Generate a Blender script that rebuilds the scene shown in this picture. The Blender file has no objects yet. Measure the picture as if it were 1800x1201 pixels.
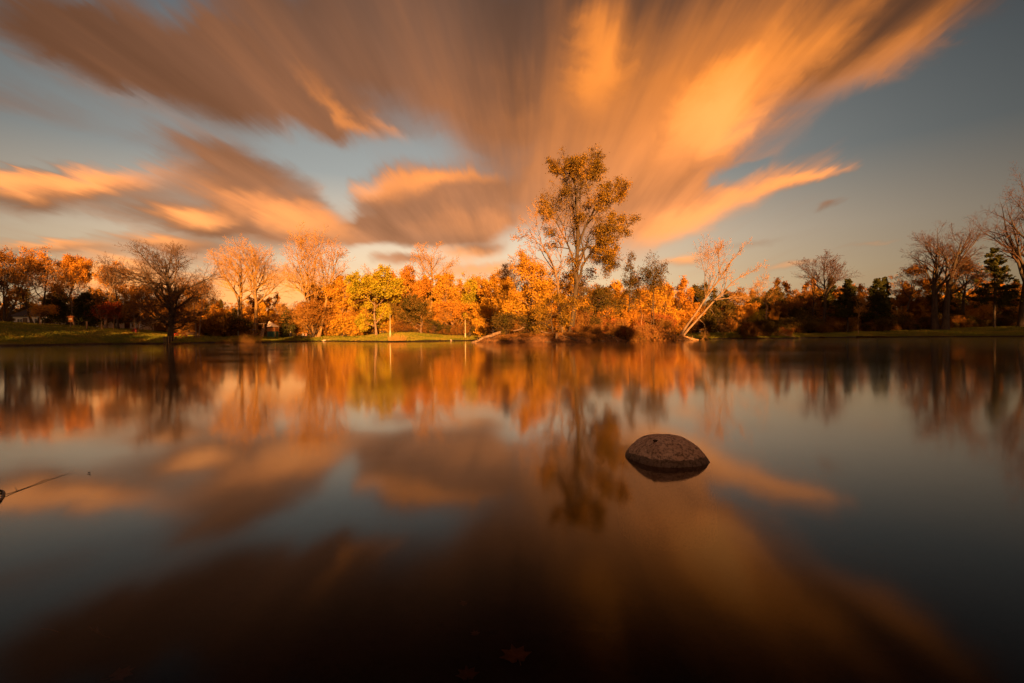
import bpy, math, random
import numpy as np
from mathutils import Matrix, Vector

# ------------------------------------------------------------------ camera
FPX, CX, CY = 850.0, 900.0, 600.5          # lens in pixels of the 1800 x 1201 photograph
CAM_H = 0.65
PITCH = math.radians(0.54)                  # slightly down
ROLL = math.radians(0.40)                   # slightly clockwise
sc = bpy.context.scene
COL = sc.collection
F_ = Vector((0, math.cos(PITCH), -math.sin(PITCH)))
U0 = Vector((0, math.sin(PITCH), math.cos(PITCH)))
R0 = Vector((1, 0, 0))
R_ = R0 * math.cos(ROLL) - U0 * math.sin(ROLL)
U_ = R0 * math.sin(ROLL) + U0 * math.cos(ROLL)
cam_d = bpy.data.cameras.new('camera')
cam = bpy.data.objects.new('camera', cam_d)
COL.objects.link(cam)
cam.matrix_world = Matrix(((R_.x, U_.x, -F_.x, 0), (R_.y, U_.y, -F_.y, 0), (R_.z, U_.z, -F_.z, CAM_H), (0, 0, 0, 1)))
cam_d.sensor_width = 36.0
cam_d.lens = FPX / 1800 * 36.0
cam_d.clip_start = 0.05
cam_d.clip_end = 6000
sc.camera = cam

def ray(px, py):
    """direction of a photo pixel, scaled so that its y (depth) is 1"""
    d = F_ + R_ * ((px - CX) / FPX) + U_ * ((CY - py) / FPX)
    return d / d.y
def on_water(px, py, z=0.0):
    d = ray(px, py)
    t = (z - CAM_H) / d.z
    return (d.x * t, t, z)
def at_depth(px, py, Y):
    d = ray(px, py)
    return (d.x * Y, Y, CAM_H + d.z * Y)

# ------------------------------------------------------------------ light
SUN_EL = math.radians(7.0)
LIGHT = Vector((-0.20, 1.0, 0)).normalized() * math.cos(SUN_EL) - Vector((0, 0, math.sin(SUN_EL)))   # the way the light travels
sun_d = bpy.data.lights.new('sun', 'SUN')
sun_d.energy = 5.0
sun_d.angle = math.radians(0.5)
sun_d.color = (1.0, 0.44, 0.11)
sun = bpy.data.objects.new('sun', sun_d)
COL.objects.link(sun)
sun.rotation_mode = 'QUATERNION'
sun.rotation_quaternion = LIGHT.to_track_quat('-Z', 'Y')
sun.location = (20, -100, 60)

vs = sc.view_settings
vs.view_transform = 'Standard'
vs.look = 'None'
vs.exposure = 1.8
vs.gamma = 1.0
vs.use_curve_mapping = False
sc.render.engine = 'CYCLES'
sc.cycles.use_denoising = True
sc.cycles.use_adaptive_sampling = True
sc.cycles.adaptive_threshold = 0.02
sc.cycles.adaptive_min_samples = 16
sc.cycles.max_bounces = 6
sc.cycles.diffuse_bounces = 2
sc.cycles.glossy_bounces = 2
sc.cycles.transparent_max_bounces = 6
sc.cycles.caustics_reflective = False
sc.cycles.caustics_refractive = False
sc.cycles.sample_clamp_indirect = 4.0

# ------------------------------------------------------------------ node helper
class Nodes:
    def __init__(self, tree):
        self.t = tree
        tree.nodes.clear()
    def new(self, kind, **kw):
        n = self.t.nodes.new(kind)
        for k, v in kw.items():
            setattr(n, k, v)
        return n
    def put(self, sock, v):
        if isinstance(v, bpy.types.NodeSocket):
            self.t.links.new(v, sock)
        elif v is not None:
            if isinstance(v, (tuple, list)) and len(v) == 3 and sock.type == 'RGBA':
                v = (*v, 1.0)
            sock.default_value = v
    def math(self, op, a, b=None, c=None, clamp=False):
        n = self.new('ShaderNodeMath', operation=op, use_clamp=clamp)
        for i, v in enumerate((a, b, c)):
            self.put(n.inputs[i], v) if v is not None else None
        return n.outputs[0]
    def vmath(self, op, a, b=None):
        n = self.new('ShaderNodeVectorMath', operation=op)
        self.put(n.inputs[0], a)
        if b is not None:
            self.put(n.inputs[1], b)
        return n.outputs['Value'] if op in ('DOT_PRODUCT', 'LENGTH') else n.outputs[0]
    def xyz(self, x, y, z=0.0):
        n = self.new('ShaderNodeCombineXYZ')
        for i, v in enumerate((x, y, z)):
            self.put(n.inputs[i], v)
        return n.outputs[0]
    def sep(self, v):
        n = self.new('ShaderNodeSeparateXYZ')
        self.put(n.inputs[0], v)
        return n.outputs
    def noise(self, vec, scale, detail=4, rough=0.5, dist=0.0, out=0, lac=2.0):
        n = self.new('ShaderNodeTexNoise')
        self.put(n.inputs['Vector'], vec)
        n.inputs['Scale'].default_value = scale
        n.inputs['Detail'].default_value = detail
        n.inputs['Roughness'].default_value = rough
        n.inputs['Distortion'].default_value = dist
        n.inputs['Lacunarity'].default_value = lac
        return n.outputs[out]
    def smooth(self, v, lo, hi, a=0.0, b=1.0):
        n = self.new('ShaderNodeMapRange', interpolation_type='SMOOTHSTEP')
        self.put(n.inputs[0], v)
        for i, q in enumerate((lo, hi, a, b)):
            self.put(n.inputs[1 + i], q)
        return n.outputs[0]
    def lin(self, v, lo, hi, a=0.0, b=1.0):
        n = self.new('ShaderNodeMapRange', interpolation_type='LINEAR')
        self.put(n.inputs[0], v)
        for i, q in enumerate((lo, hi, a, b)):
            self.put(n.inputs[1 + i], q)
        return n.outputs[0]
    def mix(self, f, a, b, blend='MIX'):
        n = self.new('ShaderNodeMix', data_type='RGBA', blend_type=blend)
        self.put(n.inputs[0], f)
        self.put(n.inputs[6], a)
        self.put(n.inputs[7], b)
        return n.outputs[2]
    def ramp(self, f, stops, interp='LINEAR'):
        n = self.new('ShaderNodeValToRGB')
        n.color_ramp.interpolation = interp
        e = n.color_ramp.elements
        while len(e) < len(stops):
            e.new(0.5)
        for q, (p, c) in zip(e, stops):
            q.position = p
            q.color = (*c, 1.0)
        self.put(n.inputs[0], f)
        return n.outputs[0]

# ------------------------------------------------------------------ sky: clear air with wind-drawn evening clouds
world = bpy.data.worlds.new('World')
sc.world = world
world.use_nodes = True
W = Nodes(world.node_tree)
geo = W.new('ShaderNodeTexCoord')
dx, dy, dz = W.sep(geo.outputs['Generated'])
zc = W.math('MAXIMUM', dz, 0.0)
inv = W.math('DIVIDE', 1.0, W.math('ADD', zc, 0.05))
# cloud layer seen as a flat sheet overhead; the wind runs along the pond, so streaks are long in y
wx = W.math('SUBTRACT', dx, W.math('MULTIPLY', dy, 0.04))
Px = W.math('MULTIPLY', wx, inv)
Py = W.math('MULTIPLY', dy, inv)
sheet = W.xyz(Px, W.math('MULTIPLY', Py, 0.13))
n_streak = W.noise(sheet, 2.3, 5, 0.55)
n_soft = W.noise(W.xyz(Px, W.math('MULTIPLY', Py, 0.30), 7.3), 0.75, 3, 0.5)
n_fine = W.noise(W.xyz(Px, W.math('MULTIPLY', Py, 0.06), 3.1), 6.5, 4, 0.6)
drift = W.math('ADD', W.math('MULTIPLY', W.math('SUBTRACT', n_streak, 0.5), 0.55), W.math('MULTIPLY', W.math('SUBTRACT', n_fine, 0.5), 0.22))
calm = W.smooth(W.math('DIVIDE', zc, W.math('MAXIMUM', W.math('ABSOLUTE', dy), 0.05)), 0.15, 0.60, 0.28, 1.0)     # far clouds show less of the drift
drift = W.math('MULTIPLY', drift, calm)
yw = W.math('MULTIPLY', dy, W.math('EXPONENT', drift))
yw = W.math('MULTIPLY', W.math('SIGN', yw), W.math('MAXIMUM', W.math('ABSOLUTE', yw), 1e-3))
side = W.math('ADD', W.math('DIVIDE', dx, yw), 0.0)
cu = side
cv = W.math('DIVIDE', zc, yw)
uv0 = W.xyz(cu, cv, 0.0)
tb = W.sep(W.noise(W.xyz(cu, W.math('MULTIPLY', cv, 1.7)), 5.0, 4, 0.55, out=1))             # ragged, billowing outlines
uv1 = W.xyz(W.math('MULTIPLY_ADD', W.math('SUBTRACT', tb[0], 0.5), 0.15, cu), W.math('MULTIPLY_ADD', W.math('SUBTRACT', tb[1], 0.5), 0.075, cv), 0.0)

def pxy(px, py):
    return (px - 900) / FPX, (592.5 - 0.007 * (px - 900) - py) / FPX
def field(blobs, start=0.0):
    acc = start
    for (x, y, rx, ry, ang, w) in blobs:            # tilt positive: rising to the right
        u, v = pxy(x, y)
        g = W.new('ShaderNodeTexGradient', gradient_type='SPHERICAL')
        tm = g.texture_mapping
        tm.vector_type = 'TEXTURE'
        tm.translation = (u, v, 0)
        tm.rotation = (0, 0, math.radians(ang))
        tm.scale = (rx / FPX * 1.75, ry / FPX * 1.75, 1)
        W.put(g.inputs[0], uv1)
        acc = W.math('MULTIPLY_ADD', W.smooth(g.outputs['Fac'], 0.0, 1.0, 0.0, w), 1.0, acc)
    return acc
CLOUDS = [  # x, y, half length, half height, tilt, weight
    (1010, 30, 430, 130, 0, 1.1), (740, 110, 210, 110, -20, 0.75), (1330, 60, 330, 130, 22, 0.8), (1620, 20, 210, 80, 34, 0.75),
    (1150, 230, 170, 130, 25, 0.9), (1120, 355, 140, 70, 28, 0.85), (1300, 345, 160, 24, 24, 0.55), (1430, 312, 110, 12, 16, 0.7),
    (1465, 366, 26, 7, 18, 0.6), (1200, 455, 60, 10, 8, 0.6), (920, 190, 130, 75, 0, 0.7), (1000, 330, 60, 60, 10, 0.4),
    (70, 40, 200, 60, -22, 0.65), (330, 140, 260, 62, -18, 0.95), (590, 205, 150, 42, -30, 0.8), (60, 190, 170, 30, -15, 0.3),
    (90, 328, 210, 38, 0, 1.05), (420, 300, 140, 44, -16, 1.0), (320, 385, 110, 24, -5, 0.9), (480, 395, 160, 42, -12, 1.0), (380, 440, 110, 24, -8, 0.5),
    (785, 352, 205, 58, 4, 1.2), (755, 408, 165, 28, 0, 0.9), (90, 432, 130, 13, -3, 0.7), (280, 424, 90, 12, -4, 0.7),
    (840, 440, 60, 12, 6, 0.7), (705, 462, 55, 11, -2, 0.8), (190, 485, 130, 34, 0, 1.0), (470, 512, 170, 32, 0, 1.0),
    (860, 478, 90, 22, 0, 0.7), (1560, 425, 70, 5, 12, 0.35), (1390, 470, 60, 6, 10, 0.4), (1330, 430, 50, 6, 16, 0.3),
    (640, 266, 170, 26, -6, -0.6), (935, 425, 60, 26, 0, -0.4), (1290, 310, 40, 18, 20, -0.5), (160, 255, 200, 28, -12, -0.35),
    (330, 30, 70, 45, -40, -0.3), (240, 60, 260, 60, -22, 0.3), (470, 60, 170, 90, -30, 0.45), (860, 270, 90, 40, 0, 0.25), (1700, 260, 190, 170, 0, -0.7), (588, 345, 30, 60, 10, -0.7), (640, 445, 60, 16, 0, -0.5)]
LIT = [
    (1060, 100, 85, 46, 70, 0.45), (1265, 185, 85, 46, 48, 0.58), (1390, 100, 210, 52, 40, 0.38), (1210, 200, 330, 220, 30, 0.56),
    (1600, 100, 230, 36, 33, 0.38), (1330, 335, 190, 24, 22, 0.36), (1450, 305, 110, 12, 16, 0.42), (1180, 400, 130, 40, 15, 0.35), (1200, 452, 60, 12, 8, 0.5),
    (150, 315, 140, 26, 2, 0.95), (0, 312, 60, 22, 0, 0.5), (345, 378, 70, 18, -4, 0.95), (530, 385, 90, 26, -18, 0.75), (560, 320, 30, 20, -35, 0.35),
    (630, 215, 80, 14, -38, 0.42), (700, 235, 50, 10, -42, 0.42), (700, 325, 80, 24, 8, 0.6), (800, 312, 60, 16, 6, 0.4), (640, 330, 40, 20, 0, 0.35),
    (90, 427, 110, 10, -3, 0.6), (190, 480, 130, 32, 0, 1.0), (470, 515, 190, 36, 0, 1.0), (280, 420, 80, 10, -4, 0.6), (800, 446, 80, 14, 0, 0.6), (870, 478, 100, 24, 0, 0.7),
    (430, 345, 120, 16, -10, 0.3), (240, 185, 200, 12, -22, 0.18), (500, 240, 34, 12, -30, 0.25), (1390, 470, 60, 6, 10, 0.5), (1560, 425, 70, 5, 12, 0.4), (830, 395, 120, 20, 0, 0.25)]
away = W.smooth(dy, 0.25, 0.65, 0.28, 0.0)          # overhead and behind: broken cloud cover goes on, lit up more than in front
dens = field(CLOUDS)
dens = W.math('ADD', dens, W.math('MULTIPLY', W.math('SUBTRACT', n_soft, 0.5), 0.30))
dens = W.math('ADD', dens, W.math('MULTIPLY', W.math('SUBTRACT', n_streak, 0.5), 0.75))
dens = W.math('ADD', dens, W.math('MULTIPLY', W.math('SUBTRACT', n_fine, 0.5), 0.24))
dens = W.math('ADD', dens, away)
cover = W.smooth(dens, -0.08, 0.92)
lit = field(LIT)
lit = W.math('ADD', lit, W.math('MULTIPLY', W.math('SUBTRACT', n_streak, 0.5), 0.55))
lit = W.math('ADD', lit, W.math('MULTIPLY', W.math('SUBTRACT', n_fine, 0.5), 0.34))
lit = W.math('ADD', lit, W.math('MULTIPLY', away, 2.4))  # brightened clouds overhead and behind, added as warm fill for shaded parts
lit = W.math('MAXIMUM', lit, 0.0)
axis = W.math('ABSOLUTE', W.vmath('DOT_PRODUCT', geo.outputs['Generated'], (-0.17, 0.985, 0.0)))
flat = W.math('SQRT', W.math('ADD', W.math('MULTIPLY', dx, dx), W.math('MULTIPLY', dy, dy)))
elev = W.math('DIVIDE', zc, W.math('MAXIMUM', flat, 0.02))
axis = W.math('DIVIDE', axis, W.math('MAXIMUM', flat, 0.05))
glow = W.math('MULTIPLY_ADD', W.math('POWER', axis, 3.2), 0.90, 0.10)        # clear air is brightest along the sun's axis
clear = W.ramp(W.math('MULTIPLY', elev, 1.0), [(0.0, (1.15, 0.66, 0.30)), (0.10, (1.16, 0.78, 0.42)), (0.19, (0.95, 0.72, 0.49)), (0.32, (0.42, 0.42, 0.385)), (0.60, (0.15, 0.18, 0.20)), (1.0, (0.085, 0.105, 0.13))])
clear = W.mix(1.0, clear, W.xyz(glow, glow, glow), 'MULTIPLY')
nish = W.new('ShaderNodeTexSky', sky_type='NISHITA')
nish.sun_disc = False
nish.sun_elevation = SUN_EL
nish.sun_rotation = math.atan2(-LIGHT.x, -LIGHT.y)
nishc = W.mix(1.0, nish.outputs[0], (0.08, 0.08, 0.08), 'MULTIPLY')
clear = W.mix(0.15, clear, nishc)
dark = W.ramp(elev, [(0.0, (0.64, 0.28, 0.12)), (0.20, (0.46, 0.20, 0.095)), (0.42, (0.28, 0.120, 0.060)), (0.75, (0.112, 0.064, 0.045)), (1.0, (0.06, 0.046, 0.04))])
gl2 = W.math('MULTIPLY_ADD', glow, 0.76, 0.24)
veil = W.math('MULTIPLY_ADD', n_streak, 1.5, W.math('MULTIPLY_ADD', n_soft, 0.9, -0.20))      # thicker and thinner parts of the layer
gl2 = W.math('MULTIPLY', gl2, W.math('MAXIMUM', veil, 0.25))
dark = W.mix(1.0, dark, W.xyz(gl2, gl2, gl2), 'MULTIPLY')
bright = W.ramp(elev, [(0.0, (1.30, 0.55, 0.16)), (0.25, (1.25, 0.43, 0.125)), (0.5, (1.12, 0.335, 0.05)), (1.0, (0.7, 0.21, 0.04))])
cloudc = W.mix(W.smooth(lit, -0.05, 1.00), dark, bright)
core = W.ramp(elev, [(0.0, (1.40, 0.66, 0.21)), (0.3, (1.32, 0.54, 0.15)), (0.6, (1.30, 0.43, 0.07)), (1.0, (0.9, 0.32, 0.05))])
cloudc = W.mix(W.smooth(lit, 0.55, 1.60), cloudc, core)
sky = W.mix(cover, clear, cloudc)
bg = W.new('ShaderNodeBackground')
W.put(bg.inputs[0], sky)
bg.inputs[1].default_value = 0.30
wout = W.new('ShaderNodeOutputWorld')
W.t.links.new(bg.outputs[0], wout.inputs[0])
world.cycles.sampling_method = 'MANUAL'
world.cycles.sample_map_resolution = 512

# ------------------------------------------------------------------ materials
MATS = {}
def material(name):
    m = bpy.data.materials.new(name)
    m.use_nodes = True
    MATS[name] = m
    n = Nodes(m.node_tree)
    out = n.new('ShaderNodeOutputMaterial')
    return m, n, out
def principled(n, out, color, rough=0.8, spec=0.25, normal=None, metal=0.0):
    b = n.new('ShaderNodeBsdfPrincipled')
    n.put(b.inputs['Base Color'], color)
    n.put(b.inputs['Roughness'], rough)
    b.inputs['Specular IOR Level'].default_value = spec
    b.inputs['Metallic'].default_value = metal
    if normal is not None:
        n.put(b.inputs['Normal'], normal)
    n.t.links.new(b.outputs[0], out.inputs[0])
    return b
def bump(n, h, strength=0.5, dist=0.02):
    b = n.new('ShaderNodeBump')
    b.inputs['Strength'].default_value = strength
    b.inputs['Distance'].default_value = dist
    n.put(b.inputs['Height'], h)
    return b.outputs[0]
def simple(name, color, color2=None, scale=6.0, rough=0.8, spec=0.2, bstr=0.3, bdist=0.02, metal=0.0):
    m, n, out = material(name)
    tc = n.new('ShaderNodeTexCoord').outputs['Object']
    f = n.noise(tc, scale, 5, 0.6)
    c2 = color2 or tuple(v * 0.6 for v in color)
    c = n.mix(n.smooth(f, 0.35, 0.68), color, c2)
    principled(n, out, c, rough, spec, bump(n, f, bstr, bdist), metal)
    return m

def mk_water():
    m, n, out = material('pond_water')
    pos = n.new('ShaderNodeNewGeometry').outputs['Position']
    x, y, z = n.sep(pos)
    r1 = n.noise(n.xyz(n.math('MULTIPLY', x, 0.05), n.math('MULTIPLY', y, 0.16)), 1.0, 4, 0.55)
    rough = n.lin(r1, 0.35, 0.68, 0.060, 0.105)
    gl = n.new('ShaderNodeBsdfGlossy')
    gl.distribution = 'GGX'
    gl.inputs['Color'].default_value = (1.0, 0.94, 0.87, 1)
    n.put(gl.inputs['Roughness'], rough)
    h = n.noise(n.xyz(n.math('MULTIPLY', x, 0.25), n.math('MULTIPLY', y, 0.8)), 1.0, 3, 0.5)
    n.put(gl.inputs['Normal'], bump(n, h, 0.02, 0.06))
    tr = n.new('ShaderNodeBsdfTransparent')
    tr.inputs['Color'].default_value = (0.46, 0.35, 0.24, 1)
    lw = n.new('ShaderNodeLayerWeight')
    lw.inputs['Blend'].default_value = 0.5
    fac = n.math('MULTIPLY_ADD', n.math('POWER', n.lin(lw.outputs['Facing'], 0.42, 1.0), 2.15), 0.98, 0.008)     # mirror at a low angle, clear when looked into
    mx = n.new('ShaderNodeMixShader')
    n.put(mx.inputs[0], fac)
    n.t.links.new(tr.outputs[0], mx.inputs[1])
    n.t.links.new(gl.outputs[0], mx.inputs[2])
    n.t.links.new(mx.outputs[0], out.inputs[0])
    return m
def mk_lawn():
    m, n, out = material('lawn')
    pos = n.new('ShaderNodeNewGeometry').outputs['Position']
    x, y, z = n.sep(pos)
    big = n.noise(pos, 0.12, 4, 0.55)
    mid = n.noise(n.xyz(n.math('MULTIPLY', x, 0.6), n.math('MULTIPLY', y, 1.6)), 0.9, 5, 0.6)
    fine = n.noise(pos, 7.0, 4, 0.65)
    g = n.mix(n.smooth(big, 0.35, 0.65), (0.115, 0.135, 0.024), (0.165, 0.145, 0.028))
    g = n.mix(n.smooth(mid, 0.50, 0.70, 0, 0.75), g, (0.22, 0.15, 0.035))
    g = n.mix(n.smooth(fine, 0.40, 0.62, 0, 0.55), g, (0.075, 0.085, 0.018))
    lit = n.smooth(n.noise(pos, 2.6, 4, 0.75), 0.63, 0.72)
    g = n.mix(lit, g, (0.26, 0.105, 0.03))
    mud = n.mix(n.smooth(fine, 0.35, 0.65), (0.060, 0.038, 0.022), (0.025, 0.018, 0.012))
    zz = n.math('ADD', z, n.math('MULTIPLY', n.math('SUBTRACT', n.noise(pos, 0.5, 4, 0.6), 0.5), 0.30))
    g = n.mix(n.smooth(zz, 0.14, 0.32), mud, g)
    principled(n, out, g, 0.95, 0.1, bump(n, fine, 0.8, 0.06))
    return m
def mk_bed():
    m, n, out = material('pond_bed')
    pos = n.new('ShaderNodeNewGeometry').outputs['Position']
    f = n.noise(pos, 3.0, 5, 0.6)
    f2 = n.noise(pos, 22.0, 4, 0.6)
    c = n.mix(n.smooth(f, 0.3, 0.7), (0.018, 0.012, 0.008), (0.035, 0.020, 0.012))
    c = n.mix(n.smooth(f2, 0.55, 0.7, 0, 0.5), c, (0.012, 0.010, 0.008))
    principled(n, out, c, 1.0, 0.0, bump(n, f2, 0.5, 0.01))
    return m
def mk_earth():
    m, n, out = material('island_earth')
    pos = n.new('ShaderNodeNewGeometry').outputs['Position']
    a = n.noise(pos, 1.3, 5, 0.65)
    b = n.noise(pos, 6.5, 5, 0.7)
    c = n.mix(n.smooth(a, 0.35, 0.65), (0.14, 0.070, 0.032), (0.24, 0.11, 0.042))
    c = n.mix(n.smooth(b, 0.45, 0.62), c, (0.045, 0.028, 0.016))
    principled(n, out, c, 0.95, 0.1, bump(n, b, 1.0, 0.10))
    return m
mk_water(); mk_lawn(); mk_bed(); mk_earth()

# ------------------------------------------------------------------ object helpers
def new_obj(name, mesh, parent=None, loc=(0, 0, 0)):
    o = bpy.data.objects.new(name, mesh)
    COL.objects.link(o)
    o.location = loc
    if parent is not None:
        o.parent = parent
    return o
def tag(o, label=None, cat=None, group=None, kind=None):
    if label: o['label'] = label
    if cat: o['category'] = cat
    if group: o['group'] = group
    if kind: o['kind'] = kind
    return o
def thing(name, label, cat, loc, rz=0.0, group=None):
    o = new_obj(name, None, None, loc)
    o.empty_display_size = 0.2
    o.rotation_euler.z = rz
    return tag(o, label, cat, group)
def mesh_np(name, verts, faces, mats, mat_idx=None, smooth=False, tint=None):
    """faces: list of (n,k) int arrays (k = 3 or 4)"""
    me = bpy.data.meshes.new(name)
    verts = np.asarray(verts, np.float32).reshape(-1, 3)
    faces = [np.asarray(f, np.int32) for f in faces if len(f)]
    loops = np.concatenate([f.ravel() for f in faces])
    tot = np.concatenate([np.full(len(f), f.shape[1], np.int32) for f in faces])
    start = np.concatenate([[0], np.cumsum(tot)[:-1]]).astype(np.int32)
    me.vertices.add(len(verts)); me.vertices.foreach_set('co', verts.ravel())
    me.loops.add(len(loops)); me.loops.foreach_set('vertex_index', loops)
    me.polygons.add(len(tot)); me.polygons.foreach_set('loop_start', start)
    me.polygons.foreach_set('loop_total', tot)
    for m in mats:
        me.materials.append(MATS[m])
    if mat_idx is not None:
        me.polygons.foreach_set('material_index', np.asarray(mat_idx, np.int32))
    if smooth:
        me.polygons.foreach_set('use_smooth', np.ones(len(tot), bool))
    if tint is not None:
        a = me.attributes.new('tint', 'FLOAT', 'POINT')
        a.data.foreach_set('value', np.asarray(tint, np.float32))
    me.update(calc_edges=True)
    return me
class MB:
    """collects boxes and tubes, then links them as one mesh"""
    def __init__(self):
        self.v = []; self.f = []
    def box(self, c, s, rot=None):
        b = len(self.v)
        for k in range(8):
            p = Vector(((k & 1) - .5, ((k >> 1) & 1) - .5, ((k >> 2) & 1) - .5))
            p = Vector((p.x * s[0], p.y * s[1], p.z * s[2]))
            if rot is not None:
                p = rot @ p
            self.v.append(tuple(p + Vector(c)))
        for q in ((0, 2, 3, 1), (4, 5, 7, 6), (0, 1, 5, 4), (2, 6, 7, 3), (0, 4, 6, 2), (1, 3, 7, 5)):
            self.f.append(tuple(b + i for i in q))
        return self
    def bar(self, a, b, w, d=None):
        a, b = Vector(a), Vector(b)
        q = (b - a).to_track_quat('Z', 'Y').to_matrix()
        return self.box((a + b) / 2, (w, d or w, (b - a).length), q)
    def poly(self, pts, faces):
        b = len(self.v)
        self.v += [tuple(p) for p in pts]
        self.f += [tuple(b + i for i in f) for f in faces]
        return self
    def tube(self, pts, radii, sides=7, cap=True):
        pts = [Vector(p) for p in pts]
        b = len(self.v); n = len(pts)
        for i, p in enumerate(pts):
            t = (pts[min(i + 1, n - 1)] - pts[max(i - 1, 0)]).normalized()
            ref = Vector((0, 0, 1)) if abs(t.z) < 0.8 else Vector((1, 0, 0))
            u = t.cross(ref).normalized(); w = t.cross(u)
            for k in range(sides):
                a = 2 * math.pi * k / sides
                self.v.append(tuple(p + (u * math.cos(a) + w * math.sin(a)) * radii[i]))
        for i in range(n - 1):
            for k in range(sides):
                k2 = (k + 1) % sides
                self.f.append((b + i * sides + k, b + i * sides + k2, b + (i + 1) * sides + k2, b + (i + 1) * sides + k))
        if cap:
            self.f.append(tuple(b + k for k in range(sides))[::-1])
            self.f.append(tuple(b + (n - 1) * sides + k for k in range(sides)))
        return self
    def build(self, name, mat, parent=None, loc=(0, 0, 0), smooth=False):
        me = bpy.data.meshes.new(name)
        me.from_pydata(self.v, [], self.f)
        me.materials.append(MATS[mat])
        if smooth:
            for p in me.polygons: p.use_smooth = True
        me.update()
        return new_obj(name, me, parent, loc)

# ------------------------------------------------------------------ value noise for shapes
def vnoise(p, seed=0):
    """smooth value noise for an (n,3) array, range -1..1"""
    p = np.asarray(p, np.float64)
    i = np.floor(p).astype(np.int64); f = p - i
    f = f * f * (3 - 2 * f)
    def h(q):
        k = (q[:, 0] * 374761393 + q[:, 1] * 668265263 + q[:, 2] * 2147483647 + seed * 974711) & 0xffffffff
        k = ((k ^ (k >> 13)) * 1274126177) & 0xffffffff
        return ((k ^ (k >> 16)) & 0xffff) / 32767.5 - 1
    r = 0
    for dx_ in (0, 1):
        for dy_ in (0, 1):
            for dz_ in (0, 1):
                w = np.abs(1 - dx_ - f[:, 0]) * np.abs(1 - dy_ - f[:, 1]) * np.abs(1 - dz_ - f[:, 2])
                r = r + w * h(i + np.array((dx_, dy_, dz_)))
    return r

# ------------------------------------------------------------------ terrain
FAR = [(-180, 48), (0, 54), (60, 57), (130, 61), (200, 66), (255, 69), (285, 64), (305, 61), (325, 64), (345, 75), (370, 80), (400, 74), (440, 71),
       (470, 78), (500, 88), (560, 96), (600, 90), (640, 80), (690, 73), (720, 75), (760, 80), (800, 84), (850, 86), (950, 92), (1050, 96), (1150, 90),
       (1230, 84), (1290, 92), (1306, 87.3), (1345, 86.6), (1385, 88.5), (1402, 95), (1420, 99), (1500, 105), (1600, 101), (1700, 96), (1800, 91), (1950, 84)]
SHORE = np.array([((p - 900) / FPX * D, D) for p, D in FAR] + [(112, 55), (104, 20), (70, -6), (30, -6), (6, -2.4), (-4, -2.0), (-22, -6), (-52, -2), (-66, 20), (-66, 38)])
def sdf(x, y, poly):
    """> 0 outside (land), < 0 inside (water)"""
    d = np.full(x.shape, 1e9); ins = np.zeros(x.shape, bool)
    n = len(poly)
    for i in range(n):
        ax, ay = poly[i]; bx, by = poly[(i + 1) % n]
        ex, ey = bx - ax, by - ay
        t = np.clip(((x - ax) * ex + (y - ay) * ey) / (ex * ex + ey * ey), 0, 1)
        d = np.minimum(d, np.hypot(x - ax - t * ex, y - ay - t * ey))
        c = (ay > y) != (by > y)
        with np.errstate(divide='ignore', invalid='ignore'):
            xi = ax + (y - ay) * ex / (ey if ey != 0 else 1e-9)
        ins ^= c & (x < xi)
    return np.where(ins, -d, d)
PLAT = np.array([(-400, 4.0), (0, 3.9), (130, 3.4), (240, 2.8), (330, 1.9), (480, 1.55), (600, 1.6), (645, 1.9), (700, 2.5), (745, 2.0), (790, 1.4), (850, 1.15), (1240, 1.5), (1400, 1.8), (1500, 1.9), (1600, 2.0), (1700, 2.3), (1900, 2.5), (2300, 2.5)])
def sstep(x, a, b):
    t = np.clip((x - a) / (b - a), 0, 1)
    return t * t * (3 - 2 * t)
def ground_z(x, y):
    x = np.asarray(x, np.float64); y = np.asarray(y, np.float64)
    shp = np.broadcast(x, y).shape
    x = np.broadcast_to(x, shp).ravel(); y = np.broadcast_to(y, shp).ravel()
    d = sdf(x, y, SHORE)
    p3 = np.stack([x, y, 0 * x], 1)
    d = d + 0.7 * vnoise(p3 * 0.35, 3) + 0.25 * vnoise(p3 * 1.3, 5)
    yy = np.maximum(y, 1.0)
    px = np.where(y > 1, 900 + FPX * x / yy, np.where(x < 0, -400, 2300))
    plat = np.interp(np.clip(px, -400, 2300), PLAT[:, 0], PLAT[:, 1])
    z_out = 0.22 * sstep(d, 0, 0.7) + (plat - 0.22) * (1 - np.exp(-np.maximum(d - 0.4, 0) / 13.0)) * 1.05
    z_out = z_out + 0.10 * vnoise(p3 * 0.12, 9) * sstep(d, 1, 8) + 0.03 * vnoise(p3 * 0.6, 11) * sstep(d, 0.5, 3)
    z_in = -0.03 - 0.32 * sstep(-d, 0.0, 2.2) - 0.5 * sstep(-d, 2.0, 14.0)
    return np.where(d > 0, z_out, z_in).reshape(shp)
def gz(x, y):
    return float(ground_z(np.array([x]), np.array([y]))[0])

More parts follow.
